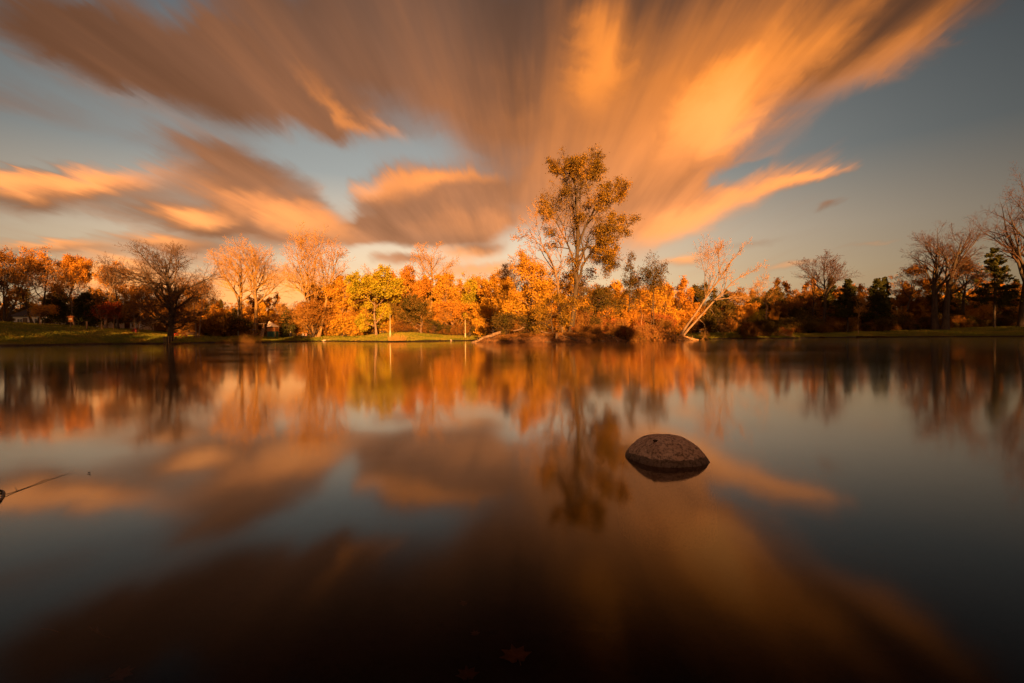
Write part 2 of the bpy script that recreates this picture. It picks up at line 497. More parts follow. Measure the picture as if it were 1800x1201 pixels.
def build_ground():
    ang = np.concatenate([np.arange(-54, 54, 0.33), np.arange(54, 306, 3.0)])
    rad = np.concatenate([np.arange(0.3, 4, 0.2), np.arange(4, 50, 1.5), np.arange(50, 112, 0.6), np.geomspace(112, 3200, 45)])
    A, R = np.meshgrid(np.radians(ang), rad, indexing='ij')
    x = R * np.sin(A); y = R * np.cos(A)
    z = ground_z(x, y)
    na, nr = A.shape
    idx = np.arange(na * nr).reshape(na, nr)
    nx = np.roll(idx, -1, 0)
    quads = np.stack([idx[:, :-1], idx[:, 1:], nx[:, 1:], nx[:, :-1]], -1).reshape(-1, 4)
    v = np.stack([x, y, z], -1).reshape(-1, 3)
    c0 = len(v)
    v = np.vstack([v, [[0, 0, gz(0, 0)]]])
    tris = np.stack([idx[:, 0], nx[:, 0], np.full(na, c0)], -1)
    zc_ = v[quads].mean(1)[:, 2]
    mi = np.concatenate([np.where(zc_ < -0.02, 1, 0), np.ones(na, int)])
    me = mesh_np('ground', v, [quads[:, ::-1], tris[:, ::-1]], ['lawn', 'pond_bed'], mi, smooth=True)
    tag(new_obj('ground', me), kind='structure')
build_ground()

def build_water():
    # the sheet lies a little wider than the shoreline, under the banks
    cen = SHORE.mean(0)
    pts = SHORE + (SHORE - cen) / np.linalg.norm(SHORE - cen, axis=1)[:, None] * 3.0
    me = bpy.data.meshes.new('water')
    n = len(pts)
    me.from_pydata([(p[0], p[1], 0.0) for p in pts], [], [tuple(range(n))[::-1]])
    me.materials.append(MATS['pond_water'])
    me.update()
    if me.polygons[0].normal.z < 0:
        me.flip_normals()
    tag(new_obj('water', me), kind='structure')
build_water()

# the island: a low bank of leaf litter
ISL = [(835, 57.5), (870, 57.0), (920, 56.0), (980, 55.5), (1040, 56.5), (1090, 59.5), (1165, 63.5), (1205, 66.5), (1222, 69)]
ISLE = np.array([((p - 900) / FPX * D, D) for p, D in ISL] + [(24.5, 74), (15, 78), (0, 76), (-4.6, 66)])
def island_z(x, y):
    d = -sdf(x, y, ISLE)
    p3 = np.stack([x, y, 0 * x], 1)
    d = d + 0.5 * vnoise(p3 * 0.5, 21) + 0.25 * vnoise(p3 * 1.7, 22)
    z = 0.75 * sstep(d, -0.2, 1.6) + 0.65 * sstep(d, 1.5, 6.0) + 0.16 * vnoise(p3 * 0.9, 23) * sstep(d, 0, 1.0) + 0.10 * vnoise(p3 * 3.1, 24) * sstep(d, 0, 0.7)
    return np.where(d < -0.2, -0.35, z - 0.06)
def iz(x, y):
    return float(island_z(np.array([x]), np.array([y]))[0])
def build_island():
    xs = np.arange(-7, 28, 0.22); ys = np.arange(53, 80, 0.26)
    X, Y = np.meshgrid(xs, ys, indexing='ij')
    Z = island_z(X.ravel(), Y.ravel())
    idx = np.arange(X.size).reshape(X.shape)
    q = np.stack([idx[:-1, :-1], idx[1:, :-1], idx[1:, 1:], idx[:-1, 1:]], -1).reshape(-1, 4)
    keep = Z[q].max(1) > -0.34
    me = mesh_np('island', np.stack([X.ravel(), Y.ravel(), Z], 1), [q[keep]], ['island_earth'], smooth=True)
    tag(new_obj('island', me), kind='structure')
build_island()

# ------------------------------------------------------------------ bark and leaves
def mk_bark(name, a, b, scale=3.0):
    m, n, out = material(name)
    tc = n.new('ShaderNodeTexCoord').outputs['Object']
    x, y, z = n.sep(tc)
    v = n.xyz(x, y, n.math('MULTIPLY', z, 0.25))
    f = n.noise(v, scale, 5, 0.65)
    f2 = n.noise(tc, scale * 6, 3, 0.6)
    c = n.mix(n.smooth(f, 0.35, 0.65), a, b)
    principled(n, out, c, 0.9, 0.15, bump(n, n.math('ADD', f, f2), 0.6, 0.04))
def mk_leaf(name, cols, trans=0.35, clump=0.35):
    """leaf colours run over the per-leaf value 'tint' and over clumps"""
    m, n, out = material(name)
    at = n.new('ShaderNodeAttribute', attribute_name='tint').outputs['Fac']
    tc = n.new('ShaderNodeTexCoord').outputs['Object']
    oi = n.new('ShaderNodeObjectInfo').outputs['Random']
    off = n.vmath('ADD', tc, n.xyz(n.math('MULTIPLY', oi, 40.0), 0, 0))
    cl = n.noise(off, clump, 3, 0.6)
    t = n.math('ADD', n.math('MULTIPLY', at, 0.62), n.math('MULTIPLY', n.math('SUBTRACT', cl, 0.3), 0.95))
    k = len(cols)
    c = n.ramp(n.math('MULTIPLY', t, 1.0, clamp=True), [((i + 0.5) / k, q) for i, q in enumerate(cols)])
    d = n.new('ShaderNodeBsdfDiffuse'); n.put(d.inputs[0], c)
    tr = n.new('ShaderNodeBsdfTranslucent'); n.put(tr.inputs[0], c)
    mx = n.new('ShaderNodeMixShader'); mx.inputs[0].default_value = trans
    n.t.links.new(d.outputs[0], mx.inputs[1]); n.t.links.new(tr.outputs[0], mx.inputs[2])
    n.t.links.new(mx.outputs[0], out.inputs[0])
mk_bark('bark_grey', (0.26, 0.17, 0.11), (0.15, 0.10, 0.07))
mk_bark('bark_pale', (0.42, 0.25, 0.115), (0.27, 0.15, 0.075))
mk_bark('bark_gold', (0.31, 0.19, 0.070), (0.19, 0.11, 0.05))
mk_bark('bark_dark', (0.085, 0.060, 0.042), (0.045, 0.034, 0.026))
mk_bark('twig_warm', (0.46, 0.25, 0.055), (0.33, 0.17, 0.04), 1.0)
mk_bark('twig_mid', (0.10, 0.050, 0.032), (0.065, 0.036, 0.025), 1.0)  # darkened colour stands for shade on the bare trees of the right shore
mk_bark('twig_dark', (0.14, 0.080, 0.050), (0.085, 0.055, 0.038), 1.0)
mk_bark('driftwood', (0.25, 0.155, 0.095), (0.12, 0.08, 0.055), 4.0)
mk_leaf('leaf_gold', [(0.30, 0.18, 0.022), (0.54, 0.30, 0.03), (0.66, 0.36, 0.04), (0.60, 0.25, 0.03)])
mk_leaf('leaf_orange', [(0.26, 0.12, 0.02), (0.46, 0.21, 0.03), (0.58, 0.26, 0.035), (0.48, 0.28, 0.035)])
mk_leaf('leaf_green', [(0.14, 0.125, 0.014), (0.32, 0.275, 0.022), (0.52, 0.41, 0.03), (0.54, 0.33, 0.03)])
mk_leaf('leaf_tawny', [(0.07, 0.050, 0.013), (0.16, 0.10, 0.018), (0.34, 0.195, 0.025), (0.44, 0.22, 0.025)])
mk_leaf('leaf_brown', [(0.10, 0.055, 0.02), (0.22, 0.10, 0.025), (0.36, 0.16, 0.03), (0.28, 0.16, 0.035)])
mk_leaf('leaf_red', [(0.24, 0.050, 0.015), (0.42, 0.085, 0.02), (0.50, 0.14, 0.03)])
mk_leaf('leaf_olive', [(0.040, 0.042, 0.012), (0.085, 0.070, 0.018), (0.16, 0.10, 0.025), (0.22, 0.13, 0.03)])
mk_leaf('needle', [(0.035, 0.042, 0.014), (0.065, 0.066, 0.020), (0.11, 0.090, 0.026)], 0.2)
mk_leaf('brush', [(0.15, 0.075, 0.030), (0.27, 0.12, 0.040), (0.38, 0.16, 0.045)], 0.2, 0.8)
mk_leaf('brush_red', [(0.17, 0.050, 0.022), (0.30, 0.085, 0.028), (0.38, 0.13, 0.035)], 0.2, 0.8)
mk_leaf('reed', [(0.30, 0.17, 0.05), (0.52, 0.31, 0.09), (0.60, 0.36, 0.10)], 0.25, 1.0)
mk_leaf('reed_red', [(0.14, 0.075, 0.03), (0.26, 0.12, 0.04), (0.20, 0.13, 0.035)], 0.25, 1.0)

# ------------------------------------------------------------------ growth (all branches of one level at once)
def nrm(v):
    return v / np.maximum(np.linalg.norm(v, axis=-1, keepdims=True), 1e-9)
def grow(p0, d0, length, k, wig, up, rng, side=None):
    n = len(p0)
    pts = np.empty((n, k + 1, 3)); pts[:, 0] = p0
    d = nrm(d0)
    for i in range(k):
        d = d + wig * rng.standard_normal((n, 3))
        d[:, 2] += up
        if side is not None:
            d += side
        d = nrm(d)
        pts[:, i + 1] = pts[:, i] + d * (length / k)[:, None]
    return pts
def taper(r0, r1, k):
    t = np.linspace(0, 1, k + 1)
    return r0[:, None] * (1 - t) + r1[:, None] * t
def sprout(pts, rad, m, t0, t1, a0, a1, rng, flat=0.0):
    """m children per branch: start, direction, parent radius there, position along the branch"""
    n, k1, _ = pts.shape
    t = t0 + (t1 - t0) * (np.arange(m)[None, :] + rng.random((n, m))) / m
    f = t * (k1 - 1); i = np.minimum(f.astype(int), k1 - 2); f = f - i
    row = np.arange(n)[:, None]
    a = pts[row, i]; b = pts[row, i + 1]
    p = a + (b - a) * f[..., None]
    r = rad[row, i] * (1 - f) + rad[row, i + 1] * f
    tan = nrm(b - a)
    ref = np.where(np.abs(tan[..., 2:3]) < 0.9, np.array([0, 0, 1.0]), np.array([1.0, 0, 0]))
    u = nrm(np.cross(tan, ref)); w = np.cross(tan, u)
    phi = 2.399963 * np.arange(m)[None, :] + rng.random((n, 1)) * 6.283 + rng.normal(0, 0.5, (n, m))
    ang = np.radians(a0 + (a1 - a0) * rng.random((n, m)))
    d = tan * np.cos(ang)[..., None] + (u * np.cos(phi)[..., None] + w * np.sin(phi)[..., None]) * np.sin(ang)[..., None]
    if flat:
        d[..., 2] *= (1 - flat)
    return p.reshape(-1, 3), nrm(d).reshape(-1, 3), r.ravel(), t.ravel(), np.repeat(np.arange(n), m)
def tubes(pts, rad, sides):
    n, k1, _ = pts.shape
    tan = np.empty_like(pts)
    tan[:, 1:-1] = pts[:, 2:] - pts[:, :-2]
    tan[:, 0] = pts[:, 1] - pts[:, 0]; tan[:, -1] = pts[:, -1] - pts[:, -2]
    tan = nrm(tan)
    ov = nrm(pts[:, -1] - pts[:, 0])[:, None, :]
    ref = np.where(np.abs(ov[..., 2:3]) < 0.85, np.array([0, 0, 1.0]), np.array([1.0, 0.3, 0]))
    u = nrm(np.cross(tan, np.broadcast_to(ref, tan.shape))); w = np.cross(tan, u)
    a = np.arange(sides) * 2 * np.pi / sides
    v = pts[:, :, None, :] + rad[:, :, None, None] * (u[:, :, None, :] * np.cos(a)[None, None, :, None] + w[:, :, None, :] * np.sin(a)[None, None, :, None])
    idx = np.arange(n * k1 * sides).reshape(n, k1, sides)
    nx = np.roll(idx, -1, 2)
    q = np.stack([idx[:, :-1], nx[:, :-1], nx[:, 1:], idx[:, 1:]], -1).reshape(-1, 4)
    return v.reshape(-1, 3), q
def leaf_quads(p, size, rng, up=0.2, aspect=0.62, droop=None):
    n = len(p)
    a = nrm(rng.standard_normal((n, 3)) + np.array([0, 0, up]))
    if droop is not None:
        a = nrm(a * 0.5 + droop)
    b = nrm(np.cross(a, rng.standard_normal((n, 3))))
    s = size * (0.6 + 0.8 * rng.random(n))[:, None]
    c = np.cross(a, b) * s * 0.12
    v = np.stack([p - a * s * 0.5, p + b * s * 0.5 * aspect + c, p + a * s * 0.55, p - b * s * 0.5 * aspect + c], 1).reshape(-1, 3)
    return v, np.arange(n * 4).reshape(n, 4)

def tree_geo(seed, H, W, base=0.25, n=(11, 7, 7, 5), leaf=0, leaf_size=0.2, spread=(28, 62), trunk_r=None, stems=1, stem_lean=0.0, lean=(0, 0),
             limb_up=0.05, twig_up=0.03, wig=0.14, droop=0.0, shape='oval', trunk_top=0.88, twig_r=0.012, fine=0.55, scatter=0.25, path=None, leaf_low=0.0, leaf_top=1.0, limb_r=0.035, gaps=-0.42):
    """one tree, rooted at the origin; returns trunk (v, q) and crown (v, q) arrays and leaves"""
    rng = np.random.default_rng(seed)
    tr = trunk_r or H * 0.018
    if path is not None:                                    # given stems: lists of (x, y, z, r)
        P = []; Rr = []
        for pa in path:
            pa = np.array(pa, float)
            s = np.linspace(0, len(pa) - 1, 11)
            P.append(np.stack([np.interp(s, np.arange(len(pa)), pa[:, c]) for c in range(3)], 1)); Rr.append(np.interp(s, np.arange(len(pa)), pa[:, 3]))
        t_pts = np.array(P); t_rad = np.array(Rr)
        t_pts[:, 1:-1] += rng.normal(0, 0.035, t_pts[:, 1:-1].shape)
    else:
        ph = rng.random() * 6.28 + np.arange(stems) * 6.283 / stems
        off = (0.0 if stems == 1 else tr * 0.9)
        p0 = np.stack([np.cos(ph) * off, np.sin(ph) * off, np.zeros(stems) - 0.3], 1)
        d0 = np.stack([np.cos(ph) * stem_lean + lean[0], np.sin(ph) * stem_lean + lean[1], np.ones(stems)], 1)
        ln = H * trunk_top * (1 - 0.12 * rng.random(stems)) + 0.3
        t_pts = grow(p0, d0, ln, 12, wig * 0.35, 0.02 + stem_lean * 0.05, rng)
        r0 = np.full(stems, tr * (1 if stems == 1 else 0.75))
        tt = np.linspace(0, 1, 13)
        t_rad = r0[:, None] * (np.maximum(1 - tt, 0.0) ** 0.8 * 0.92 + 0.08)[None]
        t_rad[:, 0] *= 1.5; t_rad[:, 1] *= 1.08
    # limbs reach to the crown's envelope
    p, d, r, t, _ = sprout(t_pts, t_rad, n[0], base / trunk_top if path is None else base, 0.97, spread[0], spread[1], rng)
    if shape == 'cone':
        ln = W * 0.5 * (1.06 - t) ** 0.8 * (0.8 + 0.4 * rng.random(len(t))) + 0.15
    else:
        cz, hz, hw = H * (base * 0.8 + 1) / 2, H * (1 - base * 0.8) / 2, W / 2
        cen = np.array([t_pts[:, -1, 0].mean() * 0.5, t_pts[:, -1, 1].mean() * 0.5, cz])
        S = np.array([hw, hw, hz])
        o = (p - cen) / S; dd = d / S
        A = (dd ** 2).sum(1); B = (o * dd).sum(1); C = (o ** 2).sum(1) - 1
        disc = np.maximum(B * B - A * C, 0)
        ln = np.clip((-B + np.sqrt(disc)) / A, 0.12 * H, 0.75 * H) * (0.72 + 0.38 * rng.random(len(A)))
        if shape == 'vase':
            ln *= 0.75 + 0.3 * t
    r1 = np.minimum(r * 0.72, ln * limb_r + 0.01)
    l1 = grow(p, d, ln, 8, wig, limb_up, rng)
    l1r = taper(r1, np.full(len(r1), twig_r * 1.3), 8)
    tv, tq = tubes(t_pts, t_rad, 9)
    lv, lq = tubes(l1, l1r, 5)
    trunk = (np.vstack([tv, lv]), np.vstack([tq, lq + len(tv)]))
    # finer branches
    cv_, cq_ = [], []; nv = 0
    cur, cur_r, cur_l = l1, l1r, ln
    # the leader also carries fine branches
    for lev in range(1, len(n)):
        p, d, r, t, par = sprout(cur, cur_r, n[lev], 0.18 if lev == 1 else 0.1, 1.0, 24, 58, rng)
        L = cur_l[par] * fine * (1.12 - 0.72 * t) * (0.7 + 0.6 * rng.random(len(t)))
        k = 5 if lev == 1 else (4 if lev == 2 else 3)
        rr = np.maximum(np.minimum(r * 0.7, L * 0.03 + 0.004), twig_r)
        cur = grow(p, d, L, k, wig * 1.15, twig_up - droop * (lev >= 2), rng)
        cur_r = taper(rr, np.full(len(rr), twig_r * 0.6), k)
        cur_l = L
        v, q = tubes(cur, cur_r, 4 if lev == 1 else 3)
        cv_.append(v); cq_.append(q + nv); nv += len(v)
    v = np.vstack(cv_); q = np.vstack(cq_)
    # fit the crown exactly to the height and width asked for
    allp = np.vstack([trunk[0], v])
    top = np.percentile(v[:, 2], 99.8)
    sz = H / top
    wx_ = np.percentile(np.abs(v[:, 0] - np.median(v[:, 0]) * (path is not None)), 98.5) * 2
    sx = W / wx_ if path is None else 1.0
    if path is not None: sz = 1.0
    S = np.array([sx, sx, sz])
    def fit(a):
        # keep the trunk's own thickness near the foot
        return a * S
    tv = trunk[0] * S
    lf = None
    if leaf:
        n3, k1, _ = cur.shape
        m = int(np.ceil(leaf / n3))
        row = np.repeat(np.arange(n3), m)
        f = (0.15 + 0.9 * rng.random(len(row))).clip(0, 1) * (k1 - 1)
        i = np.minimum(f.astype(int), k1 - 2); f = (f - i)[:, None]
        pp = (cur[row, i] * (1 - f) + cur[row, i + 1] * f) * S + rng.normal(0, scatter, (len(row), 3))
        zf = pp[:, 2] / H
        gap = vnoise(pp / (W * 0.16 + 0.6), seed) + 0.35 * vnoise(pp / 0.7, seed + 5)
        keep = (gap > gaps + 0.3 * rng.random(len(pp))) & (zf > leaf_low) & (zf < leaf_top + 0.05 * rng.standard_normal(len(pp))) & (pp[:, 2] > 0.1)
        pp = pp[keep]
        dv = np.array([0, 0, -0.8]) if droop > 0.05 else None
        v2, q2 = leaf_quads(pp, leaf_size, rng, droop=dv)
        tint = np.repeat(np.clip(0.5 + 0.22 * rng.standard_normal(len(pp)) + 0.25 * vnoise(pp / 1.6, seed + 9), 0, 1), 4)
        lf = (v2, q2, tint)
    return (tv, trunk[1]), (v * S, q), lf

def conifer_geo(seed, H, W, n=26, m=14, needles=9000, size=0.22, base=0.12):
    rng = np.random.default_rng(seed)
    t_pts = grow(np.array([[0, 0, -0.3]]), np.array([[0, 0, 1.0]]), np.array([H + 0.3]), 10, 0.015, 0.02, rng)
    t_rad = taper(np.array([H * 0.016]), np.array([0.02]), 10)
    p, d, r, t, _ = sprout(t_pts, t_rad, n * 4, base, 0.99, 72, 98, rng)
    ln = W * 0.5 * (1.03 - t) ** 0.85 * (0.65 + 0.5 * rng.random(len(t))) + 0.12
    l1 = grow(p, d, ln, 6, 0.06, 0.015, rng)
    l1r = taper(np.minimum(r * 0.6, 0.05), np.full(len(r), 0.008), 6)
    p, d, r, t, par = sprout(l1, l1r, m, 0.15, 1.0, 30, 60, rng, flat=0.5)
    L = ln[par] * 0.36 * (1.1 - 0.6 * t)
    l2 = grow(p, d, L, 3, 0.1, -0.04, rng)
    tv, tq = tubes(t_pts, t_rad, 8)
    bv, bq = tubes(l1, l1r, 3)
    k = int(np.ceil(needles / len(l2)))
    row = np.repeat(np.arange(len(l2)), k)
    f = rng.random(len(row)) * 3; i = np.minimum(f.astype(int), 2); f = (f - i)[:, None]
    pp = l2[row, i] * (1 - f) + l2[row, i + 1] * f + rng.normal(0, 0.07, (len(row), 3))
    gap = vnoise(pp / (W * 0.15 + 0.4), seed)
    pp = pp[gap > -0.35]
    v2, q2 = leaf_quads(pp, size, rng, up=-0.1, aspect=0.5)
    tint = np.repeat(rng.random(len(pp)), 4)
    return (tv, tq), (bv, bq), (v2, q2, tint)

def tree_meshes(geo, bark, twig, leafm):
    (tv, tq), (v, q), lf = geo
    tm = mesh_np('trunk', tv, [tq], [bark], smooth=True)
    if lf is None:
        cm = mesh_np('crown', v, [q], [twig])
    else:
        lv, lq, tint = lf
        cm = mesh_np('crown', np.vstack([v, lv]), [np.vstack([q, lq + len(v)])], [twig, leafm],
                     np.concatenate([np.zeros(len(q), int), np.ones(len(lq), int)]), tint=np.concatenate([np.zeros(len(v)), tint]))
    return tm, cm
def put_tree(meshes, name, label, cat, loc, rz=0.0, scale=1.0, group=None):
    root = thing(name, label, cat, loc, rz, group)
    root.scale = (scale, scale, scale) if not isinstance(scale, tuple) else scale
    new_obj('trunk', meshes[0], root)
    new_obj('crown', meshes[1], root)
    return root
def spot(px, Y, island=False):
    x = (px - 900) / FPX * Y
    return (x, Y, iz(x, Y) if island else gz(x, Y))
def sized(px, Y, top, width, island=False):
    """place and size from the photo: foot on the ground at depth Y, top and width in pixels"""
    x, y, z = spot(px, Y, island)
    H = at_depth(px, top, Y)[2] - z
    return (x, y, z), H, width / FPX * Y
def photo_tree(name, label, px, Y, top, width, bark='bark_grey', twig='twig_warm', leafm='leaf_gold', cat='tree', island=False, rz=0.0, **kw):
    loc, H, Wd = sized(px, Y, top, width, island)
    g = tree_geo(kw.pop('seed', int(px * 7 + Y)), H, Wd, **kw)
    return put_tree(tree_meshes(g, bark, twig, leafm), name, label, cat, loc, rz)

# ------------------------------------------------------------------ the trees of the far shore, left to right
T = photo_tree
FINE = (12, 8, 8, 6)
T('willow_tree', 'orange willow with dark forked trunks at the far end of the left lawn', 8, 82, 440, 160, bark='bark_dark', twig='twig_dark', leafm='leaf_brown', stems=3, stem_lean=0.28, base=0.3, n=(8, 7, 7, 4), leaf=24000, leaf_size=0.21, droop=0.10, wig=0.1, spread=(25, 65), leaf_low=0.2)
T('willow_tree', 'orange willow with an arching crown standing above the white bungalow', 62, 90, 438, 110, bark='bark_dark', twig='twig_dark', leafm='leaf_orange', stems=2, stem_lean=0.2, base=0.35, n=(9, 7, 7, 4), leaf=20000, leaf_size=0.21, droop=0.08, wig=0.1, leaf_low=0.35)
T('willow_tree', 'orange willow with a bare leaning lower trunk beside the notice kiosk', 118, 92, 448, 80, bark='bark_dark', twig='twig_dark', leafm='leaf_orange', lean=(0.12, 0), base=0.4, n=(9, 6, 7, 4), leaf=13000, leaf_size=0.21, droop=0.08, wig=0.1, leaf_low=0.5)
T('bare_tree', 'thin crooked bare tree between the willows and the small red maples', 132, 88, 478, 60, twig='twig_dark', stems=2, stem_lean=0.2, base=0.3, n=(7, 6, 6, 4))
T('bare_tree', 'bare tree with one straight trunk rising beside the small red maples', 187, 84, 458, 68, bark='bark_grey', twig='twig_dark', base=0.5, n=(10, 7, 7, 5), spread=(25, 60))
T('autumn_tree', 'brown leaved tree with a curved trunk behind the small red maples', 208, 88, 462, 66, bark='bark_dark', twig='twig_dark', leafm='leaf_orange', lean=(-0.1, 0), base=0.35, n=(9, 7, 6, 4), leaf=4500, leaf_size=0.24)
T('autumn_tree', 'low bushy yellow leaved tree beside the red lawn chair', 240, 80, 500, 95, bark='bark_grey', twig='twig_dark', leafm='leaf_brown', stems=2, stem_lean=0.2, base=0.2, n=(9, 7, 6, 4), leaf=7000, leaf_size=0.22)
# the big spreading tree in its guard at the water's edge
T('spreading_tree', 'big dark spreading tree with a guarded foot at the water edge', 299, 63.5, 429, 168, bark='bark_dark', twig='twig_dark', leafm='leaf_brown', trunk_r=0.34, base=0.14, n=(26, 10, 8, 6), leaf=21000, leaf_size=0.14, spread=(40, 80), limb_up=0.05, wig=0.09, twig_r=0.008, leaf_top=0.58, seed=11, trunk_top=0.9, lean=(0.02, 0))
T('bare_tree', 'slim pale double trunked tree right of the guarded tree', 347, 84, 490, 62, bark='bark_grey', twig='twig_dark', leafm='leaf_brown', stems=2, stem_lean=0.16, base=0.4, n=(9, 7, 6, 4), leaf=2500, leaf_size=0.2)
T('cottonwood', 'sunlit bare cottonwood with a straight trunk left of the play set', 424, 104, 424, 118, bark='bark_gold', base=0.33, n=(13, 8, 7, 5), spread=(16, 46), limb_up=0.07, shape='vase', lean=(-0.04, 0), wig=0.085, twig_up=0.06, twig_r=0.013)
T('cottonwood', 'sunlit bare cottonwood with a bent foot right behind the play set', 448, 104, 420, 104, bark='bark_gold', base=0.36, n=(13, 8, 7, 5), spread=(16, 46), limb_up=0.07, shape='vase', lean=(0.05, 0), wig=0.085, twig_up=0.06, twig_r=0.013, seed=5)
T('cottonwood', 'tallest sunlit bare cottonwood with several stems behind the picnic group', 556, 104, 400, 118, bark='bark_gold', stems=3, stem_lean=0.24, base=0.30, n=(10, 8, 7, 5), spread=(16, 50), limb_up=0.06, shape='vase', wig=0.085, twig_up=0.06, twig_r=0.013, seed=8)
T('autumn_tree', 'brown bush around the foot of the tallest bare cottonwood', 548, 102.5, 528, 90, leafm='leaf_brown', stems=3, stem_lean=0.3, base=0.1, n=(9, 7, 6, 4), leaf=6500, leaf_size=0.26, twig='twig_warm', bark='bark_dark')
T('autumn_tree', 'bright orange round tree right of the tallest bare cottonwood', 602, 106, 486, 70, leafm='leaf_gold', base=0.15, n=(11, 8, 7, 5), leaf=13000, leaf_size=0.26)
T('autumn_tree', 'fluffy orange tree behind the orange round tree', 585, 118, 512, 90, leafm='leaf_orange', base=0.15, n=(11, 8, 7, 4), leaf=11000, leaf_size=0.28)
T('maple_tree', 'broad yellow green maple beside the tall pale pole', 662, 98, 470, 92, leafm='leaf_green', base=0.08, n=(13, 8, 7, 4), leaf=21000, leaf_size=0.30, spread=(45, 85), seed=21)
T('autumn_tree', 'rusty orange tree right behind the yellow green maple', 722, 104, 470, 70, leafm='leaf_orange', base=0.12, n=(12, 8, 7, 4), leaf=15000, leaf_size=0.28)
T('bare_tree', 'pale feathery bare tree poking up left of the rusty tree', 652, 112, 462, 40, base=0.5, n=(9, 7, 7, 4))
T('cottonwood', 'sunlit bare tree with a fan crown rising over the golden trees', 756, 108, 426, 96, bark='bark_gold', base=0.44, n=(11, 7, 6, 5), spread=(24, 60), limb_up=0.04, lean=(0.0, 0), seed=31, wig=0.085, twig_up=0.06, twig_r=0.013)
T('autumn_tree', 'golden tree below the fan crowned bare tree', 786, 104, 480, 62, leafm='leaf_gold', base=0.12, n=(11, 8, 7, 4), leaf=13000, leaf_size=0.27)
T('poplar_tree', 'narrow yellow green tree left of the island log', 826, 100, 492, 30, leafm='leaf_green', base=0.06, n=(16, 6, 6, 4), leaf=9000, leaf_size=0.26, spread=(20, 40))
T('maple_tree', 'golden maple standing behind the log at the island end', 866, 96, 484, 74, leafm='leaf_gold', base=0.06, n=(13, 8, 7, 4), leaf=19000, leaf_size=0.28, spread=(40, 80))
T('bare_tree', 'fine twigged bare fan tree behind the golden maple', 882, 108, 462, 92, base=0.3, n=(14, 8, 8, 6), spread=(15, 50), shape='vase', seed=44)
T('autumn_tree', 'low rusty tree between the fan crowned bare tree and the pale pole', 740, 96, 520, 90, leafm='leaf_olive', base=0.06, n=(11, 7, 7, 4), leaf=9000, leaf_size=0.26)
T('autumn_tree', 'low orange brown tree behind the thinner pale pole', 800, 97, 530, 80, leafm='leaf_orange', base=0.06, n=(11, 7, 7, 4), leaf=9000, leaf_size=0.26)

# ------------------------------------------------------------------ the island's trees
def world_path(pts, Y, x0, y0, z0, dy=0.0, radii=None):
    out = []
    for k, (px, py) in enumerate(pts):
        Yk = Y + dy * k
        p = at_depth(px, py, Yk)
        out.append((p[0] - x0, p[1] - y0, p[2] - z0, radii[k]))
    return out
def island_tree(name, label, stems, Y, H_from, Wpx, bark, twig, leafm, cat='tree', dy=0.0, **kw):
    """stems: [([(px, py), ...], [radius, ...])], the first point is the foot"""
    fx, fy = stems[0][0][0]
    x0 = (fx - 900) / FPX * Y; y0 = Y; z0 = iz(x0, y0)
    path = [world_path(s, Y, x0, y0, z0, dy, r) for s, r in stems]
    for pa in path:
        pa[0] = (pa[0][0], pa[0][1], -0.25 if abs(pa[0][2]) < 1.0 else pa[0][2], pa[0][3])
    H = at_depth(fx, H_from, Y)[2] - z0
    g = tree_geo(kw.pop('seed', 3), H, Wpx / FPX * Y, path=path, **kw)
    return put_tree(tree_meshes(g, bark, twig, leafm), name, label, cat, (x0, y0, z0))
island_tree('poplar_tree', 'tallest tree of the island with a leafy golden brown crown',
            [([(1002, 582), (1008, 556), (1013, 500), (1016, 430), (1012, 350), (1008, 285)], [.36, .33, .29, .22, .13, .03]),
             ([(1014, 500), (1026, 462), (1050, 430), (1075, 405), (1098, 396)], [.18, .15, .11, .07, .02]),
             ([(1015, 440), (1030, 395), (1050, 360), (1070, 345), (1082, 340)], [.16, .12, .09, .05, .02]),
             ([(1012, 470), (998, 430), (980, 395), (966, 372)], [.12, .10, .06, .02]),
             ([(1015, 455), (1034, 430), (1052, 442), (1066, 455)], [.12, .10, .06, .02]),
             ([(1013, 370), (1002, 335), (990, 305), (985, 285)], [.10, .08, .05, .02]),
             ([(1012, 360), (1024, 330), (1036, 310), (1042, 290)], [.10, .08, .05, .02])],
            62, 275, 120, 'bark_dark', 'twig_dark', 'leaf_tawny', base=0.22, n=(11, 6, 5, 4), leaf=48000, leaf_size=0.165, gaps=-0.55, spread=(25, 60), scatter=0.24, fine=0.5, seed=17, twig_r=0.011, leaf_low=0.28)
island_tree('bare_tree', 'bare tree arching left over the island beside the tallest tree',
            [([(990, 580), (983, 545), (981, 505), (976, 475), (962, 445), (945, 415), (925, 392)], [0.158, 0.139, 0.125, 0.099, 0.073, 0.040, 0.013]),
             ([(981, 505), (985, 478), (987, 455), (985, 420), (975, 390)], [0.066, 0.059, 0.046, 0.026, 0.010]),
             ([(964, 448), (945, 425), (925, 412), (908, 415)], [0.053, 0.040, 0.026, 0.008]),
             ([(970, 460), (955, 440), (944, 395), (938, 368)], [0.059, 0.046, 0.026, 0.008]),
             ([(978, 480), (950, 455), (925, 452), (905, 460)], [0.040, 0.033, 0.020, 0.007])],
            60, 360, 80, 'bark_grey', 'twig_warm', None, base=0.3, n=(9, 7, 6, 4), spread=(20, 50), fine=0.42, seed=23, droop=0.02, twig_r=0.010)
T('autumn_tree', 'golden tree leaning over the left end of the island', 930, 63, 445, 76, island=True, leafm='leaf_gold', base=0.12, n=(11, 7, 7, 4), leaf=12000, leaf_size=0.19, seed=61)
